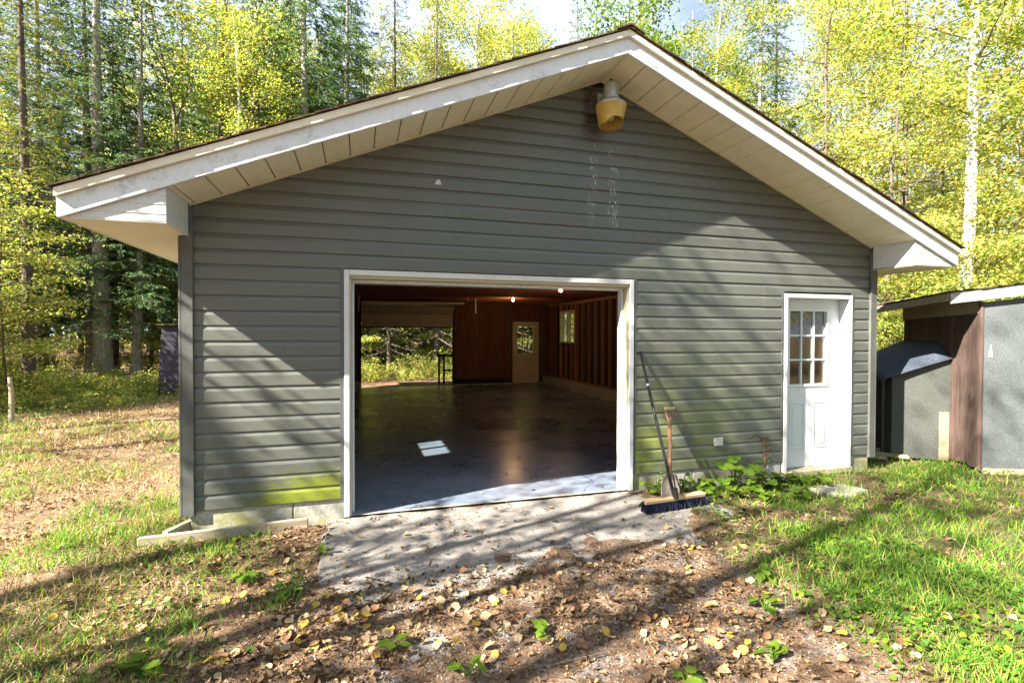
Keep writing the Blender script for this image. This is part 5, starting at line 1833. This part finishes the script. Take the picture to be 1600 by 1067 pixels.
# undergrowth along the wood edge
def brush(name, cx, cy, sx, sy, nst, hmax, mats, rr, label, nl_=46):
    xs = rr.uniform(cx - sx, cx + sx, nst); ys = rr.uniform(cy - sy, cy + sy, nst)
    ok = outside(xs, ys)
    xs, ys = xs[ok], ys[ok]
    hs = rr.uniform(0.35, 1.0, len(xs)) * hmax * (0.5 + 0.8 * vnoise(xs, ys, 0.9))
    Cn = []
    st = []
    for a, b, h_ in zip(xs, ys, hs):
        g0 = float(ground_z(a, b))
        ln = rr.normal(0, 0.15, 2)
        t_ = rr.uniform(0.1, 1.0, nl_)
        Cn.append(np.stack([a + ln[0] * t_ * h_ + rr.normal(0, 0.07, nl_), b + ln[1] * t_ * h_ + rr.normal(0, 0.07, nl_), g0 + t_ * h_], 1))
        st.append(tube_np(np.array([(a, b, g0), (a + ln[0] * h_, b + ln[1] * h_, g0 + h_)]), [0.006, 0.003], 3))
    Cn = np.concatenate(Cn)
    v, f = scatter(LEAFQ, LEAFF, Cn, rotmats(len(Cn), 1.1, rr), rr.uniform(0.022, 0.05, len(Cn)))
    half = len(f) // 2
    o = link(name, mesh_np(name, v, f, mats[0]), kind='stuff', label=label)
    sv, sq = join(st)
    link('undergrowth_stems', mesh_np('stems', sv, sq, M['twig']), kind='stuff', label='thin stems of the undergrowth')
br_ = np.random.default_rng(41)
brush('undergrowth', -6.3, 11.4, 3.2, 0.9, 330, 0.85, [M['leaf_mixed']], br_, 'green weeds along the wood edge left of the garage')
brush('undergrowth', -7.5, 14.0, 4.5, 1.6, 300, 0.6, [M['leaf_mixed']], br_, 'yellow green weeds under the spruces', 40)
brush('undergrowth', -6.6, 9.3, 1.8, 1.2, 120, 0.5, [M['leaf_mixed']], br_, 'yellowing weeds beside the pale post', 36)
brush('undergrowth', -14, 20, 8, 5, 300, 1.3, [M['leaf_yellow']], br_, 'yellow brush deep in the wood on the left', 40)
brush('undergrowth', 2.0, 18.5, 4.0, 3.5, 420, 1.3, [M['leaf_mixed']], br_, 'brush seen through the back doorway', 46)
brush('undergrowth', 1.0, 15.2, 3.0, 1.0, 260, 0.9, [M['leaf_yellow']], br_, 'low weeds behind the back doorway', 36)  # yellow leaf colour chosen to make this shaded brush look lit
brush('undergrowth', 1.5, 13.9, 3.0, 0.5, 90, 0.55, [M['leaf_yellow']], br_, 'weeds just beyond the back doorway, sunlit tone put into the leaf colour', 36)  # bright leaf colour stands in for sunlight on these weeds
brush('undergrowth', 11.0, 6.0, 3.8, 3.0, 420, 1.4, [M['leaf_yellow']], br_, 'yellow brush behind the shed', 44)
brush('undergrowth', 16.0, 9.0, 4.0, 5.0, 400, 1.6, [M['leaf_mixed']], br_, 'brush under the maples behind the shed', 44)

# ---- fallen leaves
DL = np.array([(0, -1, 0.0), (0.52, -0.62, 0.10), (0.72, -0.05, 0.24), (0.42, 0.55, 0.20), (0, 1.0, 0.05), (-0.42, 0.55, 0.16), (-0.72, -0.05, 0.28), (-0.52, -0.62, 0.14), (0, 0.0, 0.0)], float)
DF = np.array([(0, 1, 2, 8), (8, 2, 3, 4), (8, 4, 5, 6), (0, 8, 6, 7)])
lr = np.random.default_rng(61)
def leaf_density(x, y):
    d_ = np.full_like(x, 0.55)
    drive = sstep(x, -0.6, 0.0) * sstep(-x, -3.3, -2.8) * sstep(-y, 0.0, 0.3)
    d_ = np.where(drive > 0.5, 0.62, d_)
    d_ *= 0.22 + 1.1 * sstep(vnoise(x, y, 1.9) * 0.65 + vnoise(x, y, 6) * 0.35, 0.32, 0.66)
    d_ = d_ * (1 - 0.90 * apron(x, y))
    d_ = d_ * (1 - 0.80 * lawn_r(x, y))
    d_ = d_ * (1 - 0.35 * lawn_l(x, y))
    # drift against the foundation on the left, swept middle of the drive
    d_ = np.where((x > -1.1) & (x < -0.1) & (y > -0.6), 1.0, d_)
    d_ *= 1 - 0.65 * np.exp(-(((x - 1.75) / 0.8) ** 2 + ((y + 1.75) / 0.35) ** 2))
    d_ *= 1 - 0.55 * np.exp(-(((x - 2.2) / 0.7) ** 2 + ((y + 2.5) / 0.25) ** 2))
    return d_
x, y, d = polar(74000, 1.3, 13, -60, 74, lr)
xa_ = lr.uniform(-9, -1.3, 16000); ya_ = lr.uniform(-0.5, 10, 16000)
x = np.concatenate([x, xa_]); y = np.concatenate([y, ya_]); d = np.concatenate([d, np.hypot(xa_, ya_ + 4.8)])
ok = outside(x, y) & (lr.uniform(0, 1, len(x)) < leaf_density(x, y))
x, y, d = x[ok], y[ok], d[ok]
sz = 0.007 + 0.032 * lr.beta(1.1, 2.6, len(x))
hz = lr.uniform(0.002, 0.016, len(x)) + lift(x, y)
# leaves shown largest: individual objects
ca, sa = math.cos(_a), math.sin(_a)
dxp = (x - CAM[0]) * ca + (y - CAM[1]) * sa
dzp = -(x - CAM[0]) * sa + (y - CAM[1]) * ca
inview = (np.abs(dxp / np.maximum(dzp, .01)) < 0.98) & (1.634 / np.maximum(dzp, .01) < 0.64) & (dzp > 0)
score = np.where(inview, sz / np.maximum(dzp, 0.1), 0)
order = np.argsort(-score)
big = order[:285]
mask = np.ones(len(x), bool); mask[big] = False
Rm = rotmats(len(x), 0.75, lr)
C = np.stack([x, y, ground_z(x, y) + hz], 1)
VV = []; FF = []; off = 0
ids = np.nonzero(mask)[0]
which = lr.integers(0, 6, len(ids))
for q in range(6):
    qr = np.random.default_rng(200 + q)
    T_ = DL.copy()
    T_[:, 0] *= (0.6, 1.0, 0.8, 1.15, 0.5, 0.9)[q]
    T_[:, 2] *= (2.2, 0.8, -1.2, 1.6, 2.8, 0.3)[q]
    T_ += qr.normal(0, 0.10, T_.shape)
    ii = ids[which == q]
    v, f = scatter(T_, DF, C[ii], Rm[ii], sz[ii])
    VV.append(v); FF.append(f + off); off += len(v)
link('fallen_leaves', mesh_np('fallen_leaves', np.concatenate(VV), np.concatenate(FF), M['dead_leaf']), kind='stuff', label='dry autumn leaves scattered over drive and yard')
def leafmesh(nm, mat, curl, seed):
    q = np.random.default_rng(seed)
    n_ = 12
    t_ = np.linspace(0, 2 * math.pi, n_, endpoint=False)
    rad = 0.72 + 0.06 * q.normal(0, 1, n_)
    X = rad * np.sin(t_) * 0.95
    Y = -rad * np.cos(t_) * 1.25
    Y[0] *= 0.8
    Z = curl * (X ** 2) * 0.8 + 0.10 * np.sin(t_ * 3 + seed) + curl * 0.25 * (Y ** 2)
    V_ = [(a, b, c) for a, b, c in zip(X, Y, Z)] + [(0, -0.3, 0.0), (0, 0.35, 0.02)]
    F4 = [(0, 1, 2, 12), (12, 2, 3, 13), (13, 3, 4, 5), (13, 5, 6, 7), (7, 8, 9, 13), (13, 9, 10, 12), (12, 10, 11, 0)]
    me = mesh_np(nm, np.array(V_), np.array(F4), mat)
    return me
LM = [('tan dry leaf lying curled on the drive litter', [leafmesh('tan_leaf', M['tan_leaf'], c, s) for c, s in ((0.5, 1), (0.9, 2), (0.2, 3))], 0.56),
      ('golden yellow fallen leaf among the tan litter', [leafmesh('gold_leaf', M['gold_leaf'], c, s) for c, s in ((0.3, 4), (0.7, 5))], 0.16),
      ('brown curled fallen leaf on the ground litter', [leafmesh('brown_leaf', M['brown_leaf'], c, s) for c, s in ((1.0, 6), (0.6, 7))], 0.28)]
pp = [a[2] for a in LM]
for i in big:
    g = LM[lr.choice(3, p=pp)]
    o = link('fallen_leaf', g[1][lr.integers(len(g[1]))])
    mt = Matrix([[float(Rm[i][a][b]) for b in range(3)] for a in range(3)]).to_4x4()
    mt = Matrix.Translation(Vector([float(q) for q in C[i]]) + Vector((0, 0, 0.006))) @ mt @ Matrix.Scale(float(sz[i]) * 1.08, 4)
    o.matrix_world = mt
    o['label'] = g[0]; o['category'] = 'leaf'; o['group'] = g[0].replace('fallen leaf', 'fallen leaves').replace('dry leaf', 'dry leaves')
# leaves blown onto the garage floor
x = lr.uniform(0.2, 5.5, 46); y = lr.uniform(0.1, 10.5, 46) ** 1.0
x[:22] = lr.uniform(0.2, 2.7, 22); y[:22] = lr.uniform(0.05, 2.2, 22)
v, f = scatter(DL, DF, np.stack([x, y, np.full(46, 0.008)], 1), rotmats(46, 0.3, lr), lr.uniform(0.014, 0.026, 46))
link('fallen_leaves', mesh_np('floor_leaves', v, f, M['dead_leaf']), kind='stuff', label='few leaves blown onto the garage floor')
# crumbled litter
x, y, d = polar(130000, 1.4, 12, -60, 74, lr)
ok = outside(x, y) & (lr.uniform(0, 1, len(x)) < (0.35 + 0.65 * vnoise(x, y, 1.9)) * (1 - 0.75 * apron(x, y)) * (1 - 0.6 * lawn_r(x, y)))
x, y, d = x[ok], y[ok], d[ok]
v, f = scatter(LEAFQ, LEAFF, np.stack([x, y, ground_z(x, y) + lr.uniform(0.0, 0.008, len(x)) + lift(x, y)], 1), rotmats(len(x), 0.9, lr), lr.uniform(0.004, 0.011, len(x)))
link('leaf_litter', mesh_np('leaf_litter', v, f, M['dead_leaf']), kind='stuff', label='crumbled leaf bits and needles')
# gravel
x, y, d = polar(26000, 1.4, 7, -45, 60, lr)
ok = outside(x, y) & (x > -0.5) & (x < 3.3) & (y < -0.9) & (lr.uniform(0, 1, len(x)) < 0.3 + 0.7 * vnoise(x, y, 2.3))
x, y = x[ok], y[ok]
OC = np.array([(1, 0, 0), (0, 1, 0), (-1, 0, 0), (0, -1, 0), (0, 0, .7), (0, 0, -.7)], float)
OF = np.array([(0, 1, 4), (1, 2, 4), (2, 3, 4), (3, 0, 4)])
v, f = scatter(OC, OF, np.stack([x, y, ground_z(x, y) + 0.001], 1), rotmats(len(x), 0.8, lr), lr.uniform(0.002, 0.007, (len(x), 3)))
link('gravel', mesh_np('gravel', v, f, M['stone']), kind='stuff', label='small grey gravel of the driveway')
# twigs
for i in range(14):
    x, y, d = polar(1, 2.2, 7, -45, 60, lr)
    if not outside(x, y)[0] or apron(x, y)[0] > 0.2:
        continue
    a = lr.uniform(0, 6.28); L_ = lr.uniform(0.15, 0.5)
    z0 = float(ground_z(x, y)[0]) + 0.02
    P_ = [(x[0] + math.cos(a) * L_ * t_ + lr.normal(0, .01), y[0] + math.sin(a) * L_ * t_ + lr.normal(0, .01), z0 + 0.01 * math.sin(t_ * 3)) for t_ in (0, .3, .6, 1)]
    o = MB().tube(P_, [0.005, 0.004, 0.003, 0.002], 5).build('twig', M['twig'], None)
    o['label'] = 'thin fallen twig lying in the litter'; o['category'] = 'twig'; o['group'] = 'fallen twigs in the litter'
# needles and leaves caught on the left roof edge
x = lr.uniform(EX0, 0.9, 260) ; y = OV - 0.02 + np.abs(lr.normal(0, 0.12, 260))
z = APZ + 0.212 - SL * np.abs(x - APX)
v, f = scatter(DL, DF, np.stack([x, y, z + lr.uniform(0, .012, 260)], 1), rotmats(260, 0.9, lr), lr.uniform(0.008, 0.024, 260))
link('roof_leaves', mesh_np('roof_leaves', v, f, M['dead_leaf']), kind='stuff', label='orange leaves and needles caught along the roof edge')

# ---- plants with large leaves at the foot of the wall
def bigleaf(nm, mat, seed, lobes=5):
    q = np.random.default_rng(seed)
    n_ = 16
    t_ = np.linspace(0, 2 * math.pi, n_, endpoint=False)
    rad = 0.88 + 0.12 * np.abs(np.cos(t_ * lobes / 2)) + 0.03 * q.normal(0, 1, n_)
    rad[0] = 0.35
    X = rad * np.sin(t_)
    Y = -rad * np.cos(t_) + 0.6
    Z = 0.16 * (np.abs(X)) - 0.10 * Y ** 2 * 0.6 + 0.05 * np.sin(t_ * 5)
    V_ = [(a, b, c) for a, b, c in zip(X, Y, Z)] + [(0, 0.45, 0.0)]
    F3 = [(i, (i + 1) % n_, n_) for i in range(n_)]
    return mesh_np(nm, np.array(V_), np.array(F3), mat)
BLM = [bigleaf('big_leaf', M['weed'], s) for s in (1, 2, 3)]
SLM = [mesh_np('small_leaf', RL * (1, 1.3, 1) + (0, 1.0, 0), RF, M['weed'])]
def leafy(loc, n_, hgt, lsz, label, rr, meshes=BLM, cat='plant', name='leafy_plant', grp=None, bend=0.0):
    g0 = float(ground_z(loc[0], loc[1]))
    o = empty(name, (loc[0], loc[1], g0), label, cat, grp)
    stm = MB()
    ls_ = []
    for k in range(n_):
        a = rr.uniform(0, 6.28) if loc[1] < -0.25 else rr.uniform(3.3, 6.1)
        hh = hgt * rr.uniform(0.45, 1.0)
        out = hgt * rr.uniform(0.2, 0.75)
        p2 = Vector((math.cos(a) * out, math.sin(a) * out, hh))
        stm.tube([(0, 0, 0), tuple(p2 * 0.5 + Vector((0, 0, hh * 0.2))), tuple(p2)], [0.004, 0.003, 0.0025], 5)
        s_ = lsz * rr.uniform(0.7, 1.15)
        ls_.append((p2, a - math.pi / 2 + rr.uniform(-.5, .5), s_, rr.uniform(-0.5, 0.25), rr.uniform(-.3, .3)))
    stm.build('stem', M['weed'], o)
    for p2, a, s_, tx, ty in ls_:
        l_ = link('leaf', meshes[rr.integers(len(meshes))], o)
        l_.location = p2
        l_.rotation_euler = (tx, ty, a)
        l_.scale = (s_, s_, s_)
    return o
pr_ = np.random.default_rng(91)
PL = [
 ((3.10, -0.13), 5, 0.20, 0.050, 'bright green leafy plant behind the broom brush and shovel'),
 ((2.98, -0.20), 3, 0.16, 0.048, 'little pale green plant left of the shovel blade'),
 ((3.38, -0.16), 7, 0.19, 0.050, 'leafy plant just right of the shovel blade'),
 ((3.62, -0.22), 7, 0.15, 0.052, 'leafy plant in front of the pale rock'),
 ((3.86, -0.24), 8, 0.15, 0.058, 'dark green leafy plant below the outlet cover'),
 ((4.05, -0.16), 6, 0.40, 0.085, 'tallest plant with one big bright leaf reaching over the foundation'),
 ((4.10, -0.42), 9, 0.16, 0.062, 'broad leaved plant in front of the tallest one'),
 ((4.32, -0.34), 8, 0.15, 0.062, 'broad leaved plant in the middle of the leaf patch'),
 ((4.40, -0.62), 7, 0.14, 0.055, 'bright broad leaved plant at the front edge of the leaf patch'),
 ((4.62, -0.22), 6, 0.18, 0.066, 'leafy plant close to the dead vine stem'),
 ((4.78, -0.34), 6, 0.15, 0.060, 'leafy plant at the left end of the door sill'),
 ((4.95, -0.42), 5, 0.12, 0.050, 'small leafy plant right before the entry door'),
 ((5.25, -0.16), 5, 0.10, 0.035, 'small tuft plant touching the middle of the door sill'),
 ((3.75, -0.55), 8, 0.13, 0.045, 'low leafy plant right of the broom brush'),
 ((3.50, -0.42), 7, 0.12, 0.045, 'low plant between broom brush and rocks'),
 ((4.00, -0.72), 7, 0.11, 0.042, 'low plant in front of the leaf patch'),
]
for loc, n_, h_, s_, lb in PL:
    leafy(loc, n_ + 8, h_, s_ * 0.8, lb, pr_, grp='leafy plants along the wall')
SPR = [((0.30, -2.10), 6, 0.035, 'green sprout in the drive left of centre'), ((0.63, -2.40), 5, 0.03, 'green sprout lowest in the drive'), ((-0.62, -1.0), 7, 0.04, 'bright three lobed sprout at the left grass edge'), ((-0.30, -1.30), 6, 0.035, 'sprout beside the left edge of the apron'),
       ((2.42, -2.35), 7, 0.04, 'leafy sprout in the right drive edge'), ((2.1, -2.75), 6, 0.035, 'sprout low in the drive near the right grass'), ((-0.9, -1.9), 6, 0.04, 'sprout among leaves in the lower left'), ((2.75, -2.0), 6, 0.035, 'sprout where the right grass meets the drive'),
       ((1.6, -2.75), 6, 0.03, 'dark sprout in the shadow band across the drive'), ((-0.15, -0.75), 4, 0.03, 'tiny sprout touching the left side of the apron'), ((1.1, -2.25), 5, 0.025, 'tiny sprout among leaves in the middle of the drive')]
for loc, n_, s_, lb in SPR:
    leafy(loc, n_ + 2, 0.07, s_, lb, pr_, SLM, 'weed', 'weed_sprout', 'weed sprouts on the drive')

o = MB().tube([(4.25, -2.2, -0.02), (4.6, -2.05, 0.10), (4.95, -1.95, 0.16), (5.4, -1.85, 0.18)], [0.0035, 0.003, 0.0025, 0.0015], 5).build('grass_stalk', M['straw'], None)
o['label'] = 'single long dry stalk bent over the right lawn'; o['category'] = 'stalk'
